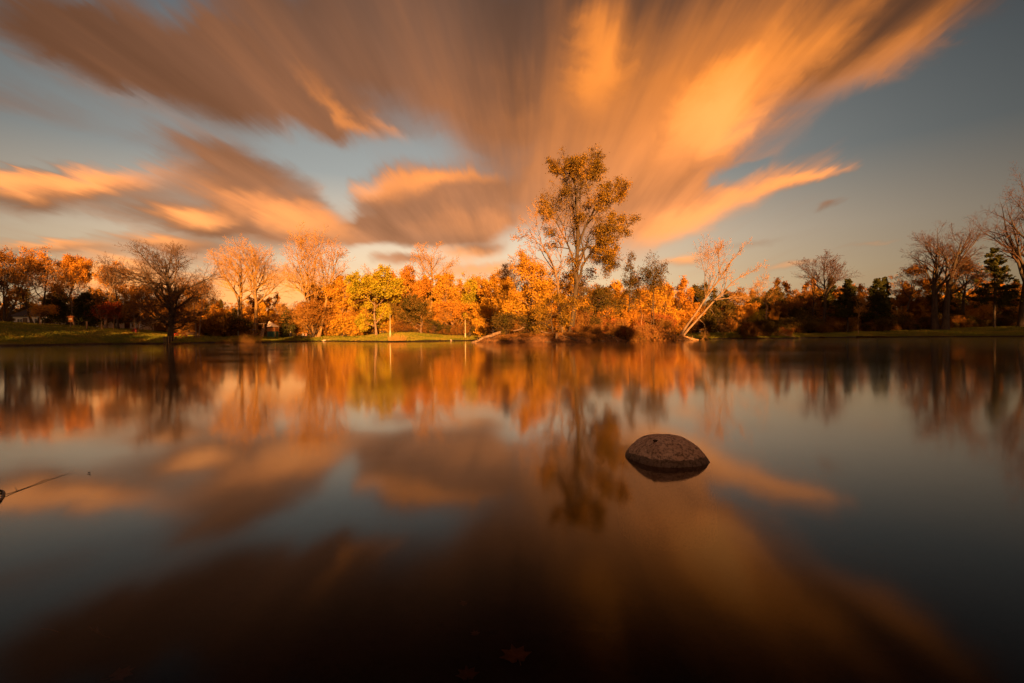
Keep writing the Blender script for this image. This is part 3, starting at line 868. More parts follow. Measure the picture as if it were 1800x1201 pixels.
T('autumn_tree', 'yellow green low tree with leaves hanging over the island bank', 972, 58.5, 520, 78, island=True, leafm='leaf_tawny', bark='bark_dark', twig='twig_dark', base=0.12, n=(9, 7, 6, 4), leaf=7500, leaf_size=0.16, spread=(40, 90), limb_up=-0.02, droop=0.06, seed=62)
T('autumn_tree', 'orange leaved tree behind the tallest island tree', 1000, 69, 470, 88, island=True, leafm='leaf_gold', bark='bark_dark', twig='twig_dark', base=0.2, n=(11, 7, 6, 4), leaf=9000, leaf_size=0.2, seed=63)
T('autumn_tree', 'brown leaved sapling right of the tallest island tree', 1048, 66, 500, 70, island=True, leafm='leaf_olive', bark='bark_dark', twig='twig_dark', base=0.2, n=(10, 7, 6, 4), leaf=6000, leaf_size=0.18, seed=64)
T('alder_tree', 'narrow dark pointed tree on the island before the twin stemmed one', 1104, 68, 448, 30, island=True, leafm='leaf_olive', bark='bark_dark', twig='twig_dark', base=0.3, n=(26, 6, 5, 3), leaf=3200, leaf_size=0.15, shape='cone', spread=(50, 85), trunk_r=0.09, trunk_top=1.0, seed=65)
T('alder_tree', 'slim dark twin stemmed tree on the right half of the island', 1147, 66, 444, 58, island=True, leafm='leaf_olive', bark='bark_dark', twig='twig_dark', stems=2, stem_lean=0.06, base=0.55, n=(12, 6, 5, 3), leaf=4200, leaf_size=0.16, trunk_r=0.11, spread=(40, 75), seed=66)
T('alder_tree', 'short slim tree with few leaves beside the twin stemmed island tree', 1128, 70, 478, 40, island=True, leafm='leaf_orange', bark='bark_dark', twig='twig_dark', base=0.45, n=(10, 6, 5, 3), leaf=2200, leaf_size=0.15, trunk_r=0.07, seed=67)
# the leaning tree at the island's right end
island_tree('leaning_tree', 'sunlit bare double trunked tree leaning far out over the water',
            [([(1193, 594), (1206, 574), (1222, 553), (1240, 525), (1262, 495), (1280, 468), (1300, 440), (1318, 424)], [0.216, 0.173, 0.137, 0.115, 0.094, 0.065, 0.036, 0.011]),
             ([(1197, 592), (1216, 571), (1240, 547), (1262, 522), (1284, 500), (1305, 484), (1330, 474), (1344, 468)], [0.187, 0.158, 0.130, 0.108, 0.079, 0.050, 0.029, 0.009]),
             ([(1258, 528), (1275, 525), (1292, 523), (1310, 524)], [0.072, 0.058, 0.043, 0.022]),
             ([(1268, 488), (1263, 465), (1262, 445), (1270, 432)], [0.058, 0.043, 0.029, 0.009]),
             ([(1240, 525), (1238, 500), (1240, 478), (1248, 452)], [0.043, 0.036, 0.022, 0.007]),
             ([(1248, 543), (1258, 556), (1264, 570), (1270, 578)], [0.036, 0.029, 0.022, 0.006]),
             ([(1228, 560), (1238, 570), (1240, 580), (1238, 588)], [0.036, 0.029, 0.022, 0.006])],
            67.5, 420, 110, 'bark_grey', 'twig_warm', None, base=0.36, n=(12, 7, 6, 4), spread=(8, 30), fine=0.42, seed=29, wig=0.07, limb_up=0.05, twig_r=0.008, dy=0.25)

# ------------------------------------------------------------------ right shore
T('autumn_tree', 'small bright orange tree standing in the brush of the right spit', 1311, 90, 533, 40, leafm='leaf_orange', bark='bark_gold', base=0.4, n=(10, 7, 6, 3), leaf=3000, leaf_size=0.2, seed=71)
T('autumn_tree', 'small yellow tree beside the bright orange one on the spit', 1330, 91, 545, 34, leafm='leaf_green', bark='bark_grey', base=0.3, n=(9, 6, 6, 3), leaf=2200, leaf_size=0.2, seed=72)
T('bare_tree', 'bare bushy crown rising behind the leaning tree', 1345, 122, 478, 84, base=0.35, n=(10, 7, 7, 4), seed=73)
T('bare_tree', 'pink lit bare tree with a flat topped crown above the right woods', 1449, 117, 442, 96, bark='bark_dark', twig='twig_mid', base=0.42, n=FINE, spread=(25, 56), shape='vase', limb_up=0.05, seed=74, wig=0.085, twig_up=0.06, twig_r=0.013)
T('bare_tree', 'thin bare tree just left of the flat topped bare tree', 1428, 119, 474, 34, bark='bark_dark', twig='twig_mid', base=0.4, n=(8, 7, 6, 4), seed=75)
T('big_bare_tree', 'massive dark forked bare tree on the right lawn', 1653, 111, 378, 132, bark='bark_dark', twig='twig_mid', stems=2, stem_lean=0.10, trunk_r=0.85, base=0.32, n=(10, 8, 7, 5), spread=(24, 58), limb_up=0.07, seed=76, limb_r=0.055, wig=0.12, twig_up=0.04, twig_r=0.011)
T('big_bare_tree', 'huge dark bare tree at the right end of the lawn', 1797, 106, 286, 156, bark='bark_dark', twig='twig_mid', trunk_r=0.8, base=0.22, n=(18, 8, 7, 5), spread=(26, 56), limb_up=0.07, seed=78, limb_r=0.04, wig=0.11, twig_up=0.04, twig_r=0.011)
T('autumn_tree', 'wispy orange tree left of the massive forked tree', 1592, 118, 466, 70, leafm='leaf_orange', bark='bark_dark', twig='twig_dark', base=0.4, n=(10, 7, 7, 4), leaf=8000, leaf_size=0.26, leaf_low=0.5, seed=78)
T('autumn_tree', 'orange leaved crown right behind the massive forked tree', 1690, 120, 455, 80, leafm='leaf_orange', bark='bark_dark', twig='twig_dark', base=0.4, n=(10, 7, 7, 4), leaf=7000, leaf_size=0.26, leaf_low=0.45, seed=79)
def photo_conifer(name, label, px, Y, top, width, seed, cat='tree', island=False, **kw):
    loc, H, Wd = sized(px, Y, top, width, island)
    return put_tree(tree_meshes(conifer_geo(seed, H, Wd, **kw), 'bark_dark', 'bark_dark', 'needle'), name, label, cat, loc)
photo_conifer('pine_tree', 'dark green pine with layered boughs beside the flat topped bare tree', 1490, 114, 490, 74, 81, needles=12000, size=0.34, base=0.3)
photo_conifer('pine_tree', 'dark green pine between the staked sapling and the wispy orange tree', 1542, 115, 490, 68, 82, needles=11000, size=0.34, base=0.3)
photo_conifer('pine_tree', 'broad dark pine between the massive forked tree and the huge end tree', 1748, 109, 436, 100, 83, needles=17000, size=0.42, base=0.28)
photo_conifer('pine_tree', 'low dark pine behind the kiosk on the left lawn', 152, 90, 515, 70, 84, needles=10000, size=0.30, base=0.05)
photo_conifer('pine_tree', 'low dark pine over the roof of the white bungalow', 105, 93, 500, 60, 85, needles=9000, size=0.30, base=0.1)
photo_conifer('spruce_tree', 'small dark green spruce between the play hut and the picnic group', 505, 101, 540, 34, 86, needles=8000, size=0.22, base=0.02)

# ------------------------------------------------------------------ woods behind: copies of a few kinds
KINDS = []
def kind_of(seed, H, W, bark, twig, leafm, label, **kw):
    KINDS.append((tree_meshes(tree_geo(seed, H, W, **kw), bark, twig, leafm), H, label))
kind_of(101, 12, 8, 'bark_dark', 'twig_warm', 'leaf_orange', 'rusty orange tree in the woodland belt behind the pond', base=0.12, n=(11, 7, 6, 4), leaf=11000, leaf_size=0.30)
kind_of(102, 12, 8, 'bark_dark', 'twig_warm', 'leaf_gold', 'golden tree in the woodland belt behind the pond', base=0.12, n=(11, 7, 6, 4), leaf=11000, leaf_size=0.30)
kind_of(103, 12, 8, 'bark_dark', 'twig_dark', 'leaf_olive', 'dark olive tree in the woodland belt behind the pond', base=0.1, n=(11, 7, 6, 4), leaf=12000, leaf_size=0.32)
kind_of(104, 12, 8, 'bark_dark', 'twig_dark', 'leaf_brown', 'thin brown leaved tree in the woodland belt behind the pond', base=0.15, n=(10, 7, 7, 4), leaf=7000, leaf_size=0.28)
kind_of(105, 12, 8, 'bark_grey', 'twig_warm', None, 'leafless twiggy tree in the woodland belt behind the pond', base=0.25, n=(12, 7, 7, 5))
KINDS.append((tree_meshes(conifer_geo(106, 12, 6.0, needles=11000, size=0.36, base=0.05), 'bark_dark', 'bark_dark', 'needle'), 12, 'dark conifer in the woodland belt behind the pond'))
NAMES = ['autumn_tree', 'autumn_tree', 'autumn_tree', 'autumn_tree', 'bare_tree', 'conifer']
GROUPS = ['rusty belt trees', 'golden belt trees', 'olive belt trees', 'brown belt trees', 'leafless belt trees', 'belt conifers']
rb = random.Random(5)
def belt(px, Y, top, k, where):
    x, y, z = spot(px, Y)
    H = at_depth(px, top, Y)[2] - z
    me, H0, lab = KINDS[k]
    lab = lab.split(' in the woodland belt')[0] + ' ' + where
    s = max(H, 3.0) / H0
    put_tree(me, NAMES[k], lab, 'tree', (x, y, z - 0.1), rb.random() * 6.28, (s * rb.uniform(0.85, 1.15), s * rb.uniform(0.85, 1.15), s), GROUPS[k] + ' ' + where)
# px range, depth, top of crowns, mix of kinds
for (a, b, Y, top, step, mix, where) in [
        (-60, 160, 108, 520, 24, (0, 2, 3, 0, 2, 4), 'in the woods behind the orange willows'), (160, 400, 108, 520, 24, (2, 3, 0, 2, 4, 0), 'in the woods behind the guarded spreading tree'),
        (100, 300, 97, 532, 34, (2, 3, 0, 2), 'at the back of the lawn by the red maples'), (310, 450, 116, 532, 19, (0, 3, 1, 0, 4), 'in the woods left of the play set'),
        (450, 620, 116, 532, 19, (3, 1, 0, 4, 0), 'in the woods behind the picnic group'), (560, 720, 120, 492, 17, (1, 0, 0, 1, 4), 'in the woods behind the yellow green maple'),
        (720, 900, 120, 492, 17, (0, 1, 4, 1, 0), 'in the woods behind the fan crowned bare tree'), (600, 900, 110, 512, 20, (0, 1, 0, 1), 'at the wood edge on the grassy mound'),
        (330, 420, 95, 540, 22, (3, 2, 0), 'behind the red picnic table'), (900, 1060, 104, 502, 22, (1, 0, 3, 1), 'on the far shore behind the tallest island tree'),
        (1060, 1200, 104, 502, 22, (3, 1, 0, 1), 'on the far shore behind the thin island trees'), (1040, 1230, 126, 512, 22, (0, 3, 2, 0, 5, 3), 'deep in the woods beyond the island'),
        (1230, 1420, 126, 512, 22, (2, 0, 5, 3, 0, 3), 'deep in the woods behind the leaning tree'), (1180, 1420, 116, 528, 20, (2, 0, 3, 2), 'at the wood edge behind the leaning tree'),
        (1380, 1600, 132, 500, 20, (0, 3, 0, 2, 5), 'deep in the woods behind the flat topped bare tree'), (1600, 1840, 132, 500, 20, (3, 0, 2, 0, 5), 'deep in the woods behind the massive forked tree'),
        (1390, 1600, 124, 524, 21, (2, 3, 0, 5, 0), 'in the woods by the flat topped bare tree'), (1600, 1840, 124, 524, 21, (3, 0, 2, 5, 0), 'in the woods by the massive forked tree'),
        (1400, 1620, 119, 545, 26, (2, 0, 3), 'at the wood edge by the two pines'), (1620, 1840, 119, 545, 26, (0, 3, 2), 'at the wood edge by the huge end tree')]:
    px = a; i = 0
    while px < b:
        belt(px + rb.uniform(-7, 7), Y + rb.uniform(-2.5, 2.5), top + rb.uniform(-16, 16), mix[i % len(mix)], where)
        px += step; i += 1

# ------------------------------------------------------------------ undergrowth
SHRUBS = []
def shrub_kind(seed, H, W, twig, leafm, **kw):
    base = dict(stems=6, stem_lean=0.55, base=0.08, n=(6, 6, 5, 4), spread=(20, 60), trunk_r=0.05, twig_r=0.008, trunk_top=0.8, limb_up=0.06)
    base.update(kw)
    SHRUBS.append((tree_meshes(tree_geo(seed, H, W, **base), 'bark_dark', twig, leafm), H))
shrub_kind(201, 3.0, 4.2, 'twig_warm', 'leaf_orange', leaf=5000, leaf_size=0.20)
shrub_kind(202, 3.0, 4.2, 'twig_dark', 'leaf_olive', leaf=6000, leaf_size=0.20)
shrub_kind(203, 3.0, 4.2, 'twig_dark', 'leaf_brown', leaf=4500, leaf_size=0.18)
shrub_kind(204, 2.0, 3.2, 'twig_warm', 'brush', leaf=2600, leaf_size=0.12)
shrub_kind(205, 2.4, 3.0, 'twig_warm', 'brush_red', leaf=2600, leaf_size=0.12)
shrub_kind(206, 1.1, 2.6, 'twig_warm', 'brush', leaf=900, leaf_size=0.10, stem_lean=0.9, n=(5, 5, 4, 3))
shrub_kind(207, 3.0, 4.2, 'twig_warm', 'leaf_gold', leaf=5000, leaf_size=0.20)
SH_NAME = ['orange', 'olive green', 'brown leaved', 'brown twiggy', 'reddish twiggy', 'low brown matted', 'golden']
def shrub(px, Y, top, k, where, island=False, w=1.0):
    x, y, z = spot(px, Y, island)
    H = max(at_depth(px, top, Y)[2] - z, 0.35)
    me, H0 = SHRUBS[k]
    s = H / H0
    put_tree(me, 'shrub', '%s shrub %s' % (SH_NAME[k], where), 'shrub', (x, y, z - 0.05), rb.random() * 6.28, (s * w * rb.uniform(0.9, 1.2), s * w * rb.uniform(0.9, 1.2), s),
             '%s shrubs %s' % (SH_NAME[k], where))
def shrub_row(a, b, Y, top, step, mix, where, island=False, dY=1.5, w=1.0):
    px = a; i = 0
    while px < b:
        shrub(px + rb.uniform(-4, 4), Y + rb.uniform(-dY, dY), top + rb.uniform(-9, 9), mix[i % len(mix)], where, island, w)
        px += step; i += 1
shrub_row(-30, 300, 112, 550, 20, (1, 2, 0, 1), 'at the back of the left lawn')
shrub_row(310, 420, 92, 556, 15, (2, 0, 2, 1), 'behind the red picnic table')
shrub_row(430, 620, 109, 556, 13, (0, 2, 0, 6, 2), 'behind the play set and picnic group', w=1.1)
shrub_row(610, 850, 105, 556, 16, (6, 0, 1, 6, 2), 'below the golden trees on the mound')
shrub_row(700, 850, 97, 568, 16, (1, 2, 1, 2), 'along the foot of the grassy mound')
shrub_row(905, 1210, 100, 540, 18, (0, 2, 6, 0), 'in the woods beyond the island')
shrub_row(1215, 1420, 113, 562, 14, (1, 2, 1, 1), 'along the wood edge by the leaning tree')
shrub_row(1400, 1830, 116, 560, 15, (1, 2, 1, 2), 'along the wood edge of the right lawn')
shrub_row(1400, 1830, 122, 545, 22, (1, 2, 0, 1), 'deep in the woods of the right lawn')
# island brush
shrub_row(880, 1060, 57.6, 588, 9, (5, 5, 5, 5), 'on the front bank of the island', True, 0.5)
shrub_row(1050, 1175, 62.5, 586, 9, (5, 5, 5, 5), 'on the right front bank of the island', True, 0.5)
shrub_row(890, 1150, 61.5, 574, 12, (3, 3, 4, 3), 'on the crest of the island', True, 1.0, 0.8)
shrub_row(1070, 1172, 67.5, 552, 11, (4, 4, 3, 0), 'under the thin trees of the island', True, 1.2, 0.7)
shrub_row(930, 1060, 66.0, 552, 12, (3, 1, 3, 0), 'under the tallest tree of the island', True, 1.2, 0.7)
shrub_row(885, 950, 60.5, 556, 11, (1, 2), 'under the golden tree of the island', True, 0.8, 0.8)
# spit on the right shore
for (px, Y, top, k) in [(1308, 89.0, 572, 1), (1322, 88.5, 566, 2), (1338, 89.5, 560, 1), (1352, 89.8, 564, 1), (1366, 90.5, 574, 4), (1380, 91.5, 577, 4), (1345, 89.0, 582, 5), (1325, 88.2, 584, 5), (1388, 92, 582, 4)]:
    shrub(px, Y, top, k, 'on the spit by the small orange tree', w=0.75)

for (px, Y, top) in [(16, 97.5, 556), (50, 98.2, 566), (84, 98, 560), (158, 100, 562), (182, 100.5, 558)]:
    shrub(px, Y, top, 1, 'standing before the white bungalows', w=0.7)

# far woods behind everything: one mass of leaves and stems
def build_thicket():
    rng = np.random.default_rng(77)
    n = 85000
    az = rng.uniform(-0.92, 0.92, n)
    D = rng.uniform(136, 158, n)
    x = D * np.tan(az) * 0.98; y = D
    hmax = 7.0 + 2.2 * vnoise(np.stack([x / 9, y / 9, 0 * x], 1), 4) + 1.2 * vnoise(np.stack([x / 2.5, y / 5, 0 * x], 1), 6)
    z = ground_z(x, y) + hmax * rng.random(n) ** 0.85
    p = np.stack([x, y, z], 1)
    v, q = leaf_quads(p, 0.62, rng)
    tint = np.repeat(np.clip(0.5 + 0.3 * rng.standard_normal(n) + 0.3 * vnoise(p / 4, 8), 0, 1), 4)
    m = 900
    ax = rng.uniform(-0.92, 0.92, m); DD = rng.uniform(132, 156, m)
    b0 = np.stack([DD * np.tan(ax), DD, 0 * DD], 1); b0[:, 2] = ground_z(b0[:, 0], b0[:, 1]) - 0.2
    st = grow(b0, np.tile([0, 0, 1.0], (m, 1)), rng.uniform(5, 10, m), 4, 0.06, 0.05, rng)
    sv, sq = tubes(st, taper(rng.uniform(0.06, 0.16, m), np.full(m, 0.02), 4), 4)
    me = mesh_np('thicket', np.vstack([v, sv]), [np.vstack([q, sq + len(v)])], ['leaf_brown', 'bark_dark'], np.concatenate([np.zeros(len(q), int), np.ones(len(sq), int)]), tint=np.concatenate([tint, np.zeros(len(sv))]))
    tag(new_obj('thicket', me), 'dense distant autumn thicket closing off the woods behind the pond', 'woods', kind='stuff')
build_thicket()

# unseen trees and shrubs added on the near shore to shade banks and foreground
def shade_tree(x, y, H, k, sxy=1.0):
    me, H0, lab = KINDS[k]
    s = H / H0
    put_tree(me, NAMES[k], 'tall autumn tree added out of view on the near shore for shade', 'tree', (x, y, gz(x, y) - 0.1), rb.random() * 6.28, (s * sxy, s * sxy, s), 'added shade trees')
for (x, y, H, k) in [(-27, -22, 15.5, 2), (-25, -15, 14.5, 2), (-98, -30, 26, 2), (-88, -28, 25, 2), (-76, -30, 24.5, 2), (-66, -28, 23.5, 2), (-57, -26, 21.5, 2), (-49, -28, 20, 2), (-41, -26, 18.5, 2), (-33, -25, 17, 2), (-92, -16, 24, 2), (-80, -22, 23, 3), (-70, -16, 22.5, 2), (-61, -20, 20.5, 0), (-53, -15, 19, 2), (-45, -19, 17.5, 3), (-37, -15, 16.5, 2), (-29, -18, 15.5, 3), (-21, -15, 14.5, 2),
                     (15, -15, 8.4, 3), (20, -16, 9.0, 3), (24, -15, 10.5, 3), (30, -17, 11.2, 2), (37, -15, 11.6, 3), (45, -17, 13, 2), (54, -18, 16, 3), (60, -17, 17, 2), (67, -20, 18.5, 2), (74, -22, 20, 3), (84, -22, 24, 2), (92, -24, 27, 2), (100, -20, 28, 3), (88, -34, 25, 3), (98, -36, 26, 2), (106, -34, 27, 3), (114, -36, 28, 2), (122, -34, 29, 3), (132, -36, 30, 2), (142, -34, 30, 3), (152, -36, 30, 2), (162, -34, 30, 3),
                     (109, -24, 25, 2), (118, -20, 26, 3), (128, -24, 27, 2), (138, -20, 27, 2), (148, -22, 27, 3), (158, -20, 27, 2)]:
    shade_tree(x, y, H, k, 0.8)
for (x, y, H) in [(-9, -9, 1.2), (-5, -8, 1.1), (-1, -8.5, 1.2), (3, -8, 1.15), (6.5, -9, 1.2), (10, -10, 1.3), (14, -10, 1.4), (1, -11, 1.5), (4.5, -10.5, 1.4), (2.6, -9.4, 1.3), (5.4, -12, 1.5), (3.2, -13, 1.6), (7.5, -12, 1.5)]:
    me, H0 = SHRUBS[2]  # unseen low shrubs, added to keep direct sun off the stone
    s = H / H0
    put_tree(me, 'shrub', 'brown leaved shrub added out of view on the near bank to shade the stone', 'shrub', (x, y, gz(x, y) - 0.05), rb.random() * 6.28, s, 'added shade shrubs')

# ------------------------------------------------------------------ the stone in the water
def mk_stone():
    m, n, out = material('stone')
    pos = n.new('ShaderNodeNewGeometry').outputs['Position']
    tc = n.new('ShaderNodeTexCoord').outputs['Object']
    x, y, z = n.sep(pos)
    f = n.noise(tc, 60.0, 6, 0.75)
    f2 = n.noise(tc, 9.0, 4, 0.6)
    f3 = n.noise(tc, 130.0, 3, 0.7)
    c = n.mix(n.smooth(f2, 0.35, 0.65), (0.62, 0.44, 0.30), (0.50, 0.33, 0.21))
    c = n.mix(n.smooth(f, 0.44, 0.62, 0, 0.85), c, (0.10, 0.060, 0.040))
    c = n.mix(n.smooth(f3, 0.60, 0.68, 0, 0.6), c, (0.52, 0.36, 0.25))
    edge = n.math('ADD', z, n.math('MULTIPLY', n.math('SUBTRACT', n.noise(tc, 14.0, 5, 0.7), 0.5), 0.045))
    wet = n.smooth(edge, 0.030, 0.036, 1.0, 0.0)
    c = n.mix(n.math('MULTIPLY', wet, 0.72), c, (0.030, 0.020, 0.014))
    b = principled(n, out, c, n.lin(wet, 0, 1, 1.0, 0.6), 0.12, bump(n, n.math('ADD', f, n.math('MULTIPLY', f2, 2.0)), 0.9, 0.010))
mk_stone()
simple('pit', (0.030, 0.018, 0.012), rough=0.9, scale=40)
simple('twig_wet', (0.045, 0.030, 0.022), (0.12, 0.08, 0.055), scale=30, rough=0.5)
def build_stone():
    c = Vector((0.815, 2.575, 0.0))
    ns, n1, n2 = 120, 46, 14
    ph = np.arange(ns) * 2 * np.pi / ns
    cs, sn = np.abs(np.cos(ph)), np.abs(np.sin(ph))
    plan = (cs ** 1.55 + sn ** 1.55) ** (-1 / 1.55)                  # pointed at both ends
    rows = []
    for rho in np.linspace(0, 1, n1) ** 0.8:
        rows.append((rho, 0.122 * max(1 - rho ** 2.7, 0.0) ** 0.82))
    for k2 in range(1, n2 + 1):
        t = k2 / n2
        rows.append((1 + 0.16 * math.sin(t * 1.9), -0.40 * t))
    V = np.array([[(rho * pl * math.cos(a) * 0.222, rho * pl * math.sin(a) * 0.212, zz) for a, pl in zip(ph, plan)] for rho, zz in rows]).reshape(-1, 3)
    # broad knocks, facets and fine pitting
    q3 = V * np.array([9.0, 9.0, 12.0])
    amp = 1 + 0.10 * vnoise(q3 * 0.55 + 2.1, 41)
    V[:, 2] = np.where(V[:, 2] > 0, V[:, 2] * amp, V[:, 2]) + 0.006 * vnoise(q3 * 1.4, 42) + 0.0022 * vnoise(q3 * 5, 43) + 0.0010 * vnoise(q3 * 14, 44)
    V[:, 0] += 0.008 * vnoise(q3 * 0.8 + 5, 45); V[:, 1] += 0.008 * vnoise(q3 * 0.8 + 9, 46)
    V[:, 2] += 0.05 * np.where(V[:, 2] > 0.01, -np.maximum(V[:, 0] - 0.05, 0) * 0.8 , 0)
    nr = n1 + n2 - 1
    a = math.radians(-31)
    V = np.stack([V[:, 0] * math.cos(a) - V[:, 1] * math.sin(a), V[:, 0] * math.sin(a) + V[:, 1] * math.cos(a), V[:, 2]], 1)
    idx = np.arange((nr + 1) * ns).reshape(nr + 1, ns); nx = np.roll(idx, -1, 1)
    q = np.stack([idx[:-1], idx[1:], nx[1:], nx[:-1]], -1).reshape(-1, 4)
    me = mesh_np('half_sunken_stone', V, [q], ['stone'], smooth=True)
    root = thing('half_sunken_stone', 'rounded brown stone half sunken in the still water', 'stone', c)
    new_obj('boulder', me, root)
    # raised knob, painted dark for the shaded hole near the top; splinter beside it
    def surf(px, py):
        d = ray(px, py); o = Vector((0, 0, CAM_H)) - c
        best = None
        for t in np.linspace(2.2, 2.9, 400):
            p = o + d * t
            j = np.argmin((V[:, 0] - p.x) ** 2 + (V[:, 1] - p.y) ** 2 + (V[:, 2] < -0.02) * 9)
            if p.z <= V[j, 2]:
                return p
        return o + d * 2.6
    h = surf(1153, 775)
    nb = 26
    v = [tuple(h + Vector((0, -0.001, 0.004)))]
    for ring, zz in ((0.006, 0.0045), (0.0115, 0.001), (0.014, -0.010)):
        for i in range(nb):
            a = 2 * math.pi * i / nb
            rr = ring * (1 + 0.18 * math.sin(3 * a + 1) + 0.1 * math.sin(7 * a))
            v.append((h.x + rr * 1.25 * math.cos(a), h.y + rr * math.sin(a), h.z + zz - 0.18 * rr * math.sin(a + 2.2)))
    f = [(0, 1 + i, 1 + (i + 1) % nb) for i in range(nb)]
    for k2 in range(2):
        f += [(1 + k2 * nb + i, 1 + (k2 + 1) * nb + i, 1 + (k2 + 1) * nb + (i + 1) % nb, 1 + k2 * nb + (i + 1) % nb) for i in range(nb)]
    MB().poly(v, f).build('dark_hole_knob', 'pit', root, smooth=True)
    a_, b_ = surf(1129, 770), surf(1139, 767)
    MB().tube([a_ + Vector((0, 0, .003)), (a_ + b_) / 2 + Vector((0, 0, .004)), b_ + Vector((0, 0, .003))], [.0012, .0016, .001], 5).build('splinter', 'twig_wet', root)
build_stone()

# ------------------------------------------------------------------ things floating and lying in the shallow water
def float_twig():
    pts = [(-30, 884), (8, 872), (30, 864), (55, 855), (78, 846), (92, 842), (110, 836), (132, 830)]
    rad = [.0016, .0015, .0014, .0012, .0010, .0008, .0006, .0003]
    W3 = [Vector(on_water(*p)) + Vector((0, 0, 0.0015 + 0.003 * ((i % 3) == 1))) for i, p in enumerate(pts)]
    root = thing('floating_twig', 'long thin twig with a curled dark leaf floating on the water', 'twig', W3[0])
    MB().tube([p - W3[0] for p in W3], rad, 6).build('stem', 'twig_wet', root, smooth=True)
    MB().tube([W3[2] - W3[0], Vector(on_water(27, 860)) - W3[0] + Vector((0, 0, 0.008))], [.0014, .0006], 4).build('side_shoot', 'twig_wet', root)
    # curled leaf hooked over the stem
    prof = [(-6, 868), (2, 865), (7, 868), (5, 874), (2, 880), (-2, 884)]
    v = []; f = []
    for i, p in enumerate(prof):
        b = Vector(on_water(*p)) - W3[0]
        w = (0.0015, 0.003, 0.0035, 0.003, 0.002, 0.001)[i]
        hgt = (0.003, 0.005, 0.006, 0.005, 0.003, 0.002)[i]
        v += [tuple(b + Vector((-w, -w * .5, hgt * 0.4))), tuple(b + Vector((0, 0, hgt + .006))), tuple(b + Vector((w, w * .5, hgt * 0.5)))]
        if i:
            o = 3 * i
            f += [(o - 3, o - 2, o + 1, o), (o - 2, o - 1, o + 2, o + 1)]
    lf = MB().poly(v, f).build('curled_leaf', 'twig_wet', root, smooth=True)
    md = lf.modifiers.new('thickness', 'SOLIDIFY'); md.thickness = 0.002
float_twig()
LOBES = [(0, 1.0), (14, .62), (24, .70), (38, .95), (48, .66), (62, .60), (76, .86), (92, .52), (112, .42), (140, .46), (165, .30), (180, .10)]
def maple_leaf(name, label, c, size, rz, mat, curl=0.1, tilt=(0, 0), cat='leaf', group=None):
    pts = [(math.radians(a), r) for a, r in LOBES] + [(-math.radians(a), r) for a, r in LOBES[-2:0:-1]]
    n = len(pts)
    v = [(0, 0, 0.0)]
    for k in (0.5, 1.0):
        for a, r in pts:
            q = r * k * size
            v.append((q * math.sin(a), q * math.cos(a), curl * size * (k * r) ** 2 * (0.6 + 0.4 * math.cos(3 * a))))
    f = [(0, 1 + (i + 1) % n, 1 + i) for i in range(n)] + [(1 + i, 1 + (i + 1) % n, 1 + n + (i + 1) % n, 1 + n + i) for i in range(n)]
    root = thing(name, label, cat, c, rz, group)
    root.rotation_euler.x, root.rotation_euler.y = tilt
    bl = MB().poly(v, f).build('blade', mat, root, smooth=True)
    md = bl.modifiers.new('thickness', 'SOLIDIFY'); md.thickness = 0.0012
    MB().tube([(0, 0, 0.001), (0.05 * size, -0.35 * size, 0.004), (0.02 * size, -0.75 * size, 0.006)], [.0012, .001, .0014], 5).build('stalk', mat, root)
    return root
simple('leaf_sunken', (0.20, 0.10, 0.035), (0.11, 0.055, 0.025), scale=30, rough=0.8)
simple('leaf_sunken_red', (0.10, 0.035, 0.02), (0.06, 0.024, 0.014), scale=30, rough=0.8)
simple('leaf_floating', (0.07, 0.045, 0.03), (0.03, 0.02, 0.015), scale=30, rough=0.6)
def on_bed(px, py, lift=0.012):
    d = ray(px, py); t = 0.6
    while t < 4:
        p = Vector((0, 0, CAM_H)) + d * t
        if p.z < gz(p.x, p.y) + lift: break
        t += 0.01
    return (p.x, p.y, gz(p.x, p.y) + lift)
maple_leaf('maple_leaf', 'five lobed orange maple leaf sunken below the stone on the pond bed', on_bed(908, 1158), 0.066, 0.25, 'leaf_sunken', 0.05)
maple_leaf('sunken_leaf', 'long reddish leaf sunken on the pond bed at the left', on_bed(178, 1120), 0.060, 1.1, 'leaf_sunken_red', 0.3, (0.0, 0.9))
maple_leaf('sunken_leaf', 'small reddish leaf sunken on the bed left of the maple leaf', on_bed(836, 1116), 0.022, 0.4, 'leaf_sunken_red')
maple_leaf('sunken_leaf', 'faint small leaf sunken farther out from the maple leaf', on_bed(817, 1060), 0.026, 2.2, 'leaf_sunken_red')
maple_leaf('sunken_leaf', 'broad reddish leaf half out of view sunken at the near left', on_bed(205, 1192), 0.050, -0.8, 'leaf_sunken_red')
maple_leaf('sunken_leaf', 'dim orange leaf sunken at the near middle beside the maple leaf', on_bed(822, 1190), 0.045, 0.2, 'leaf_sunken_red')
b0 = Vector(on_bed(72, 1107)); b1 = Vector(on_bed(104, 1113))
st = MB().tube([(0, 0, 0), tuple((b1 - b0) * .5 + Vector((0, 0, .004))), tuple(b1 - b0)], [.0022, .002, .001], 5).build('sunken_stick', 'leaf_sunken', None, b0)
tag(st, 'short straight stick sunken on the pond bed at the left', 'stick')
p = on_water(157, 831.5, 0.003)
maple_leaf('floating_leaf', 'tiny dark curled leaf floating past the tip of the long twig', p, 0.009, 1.2, 'leaf_floating', 0.5)
p = on_water(178, 654.5, 0.01)
maple_leaf('floating_leaf', 'lone pale leaf floating far out before the left lawn', p, 0.10, 1.5, 'leaf_floating', 0.15)

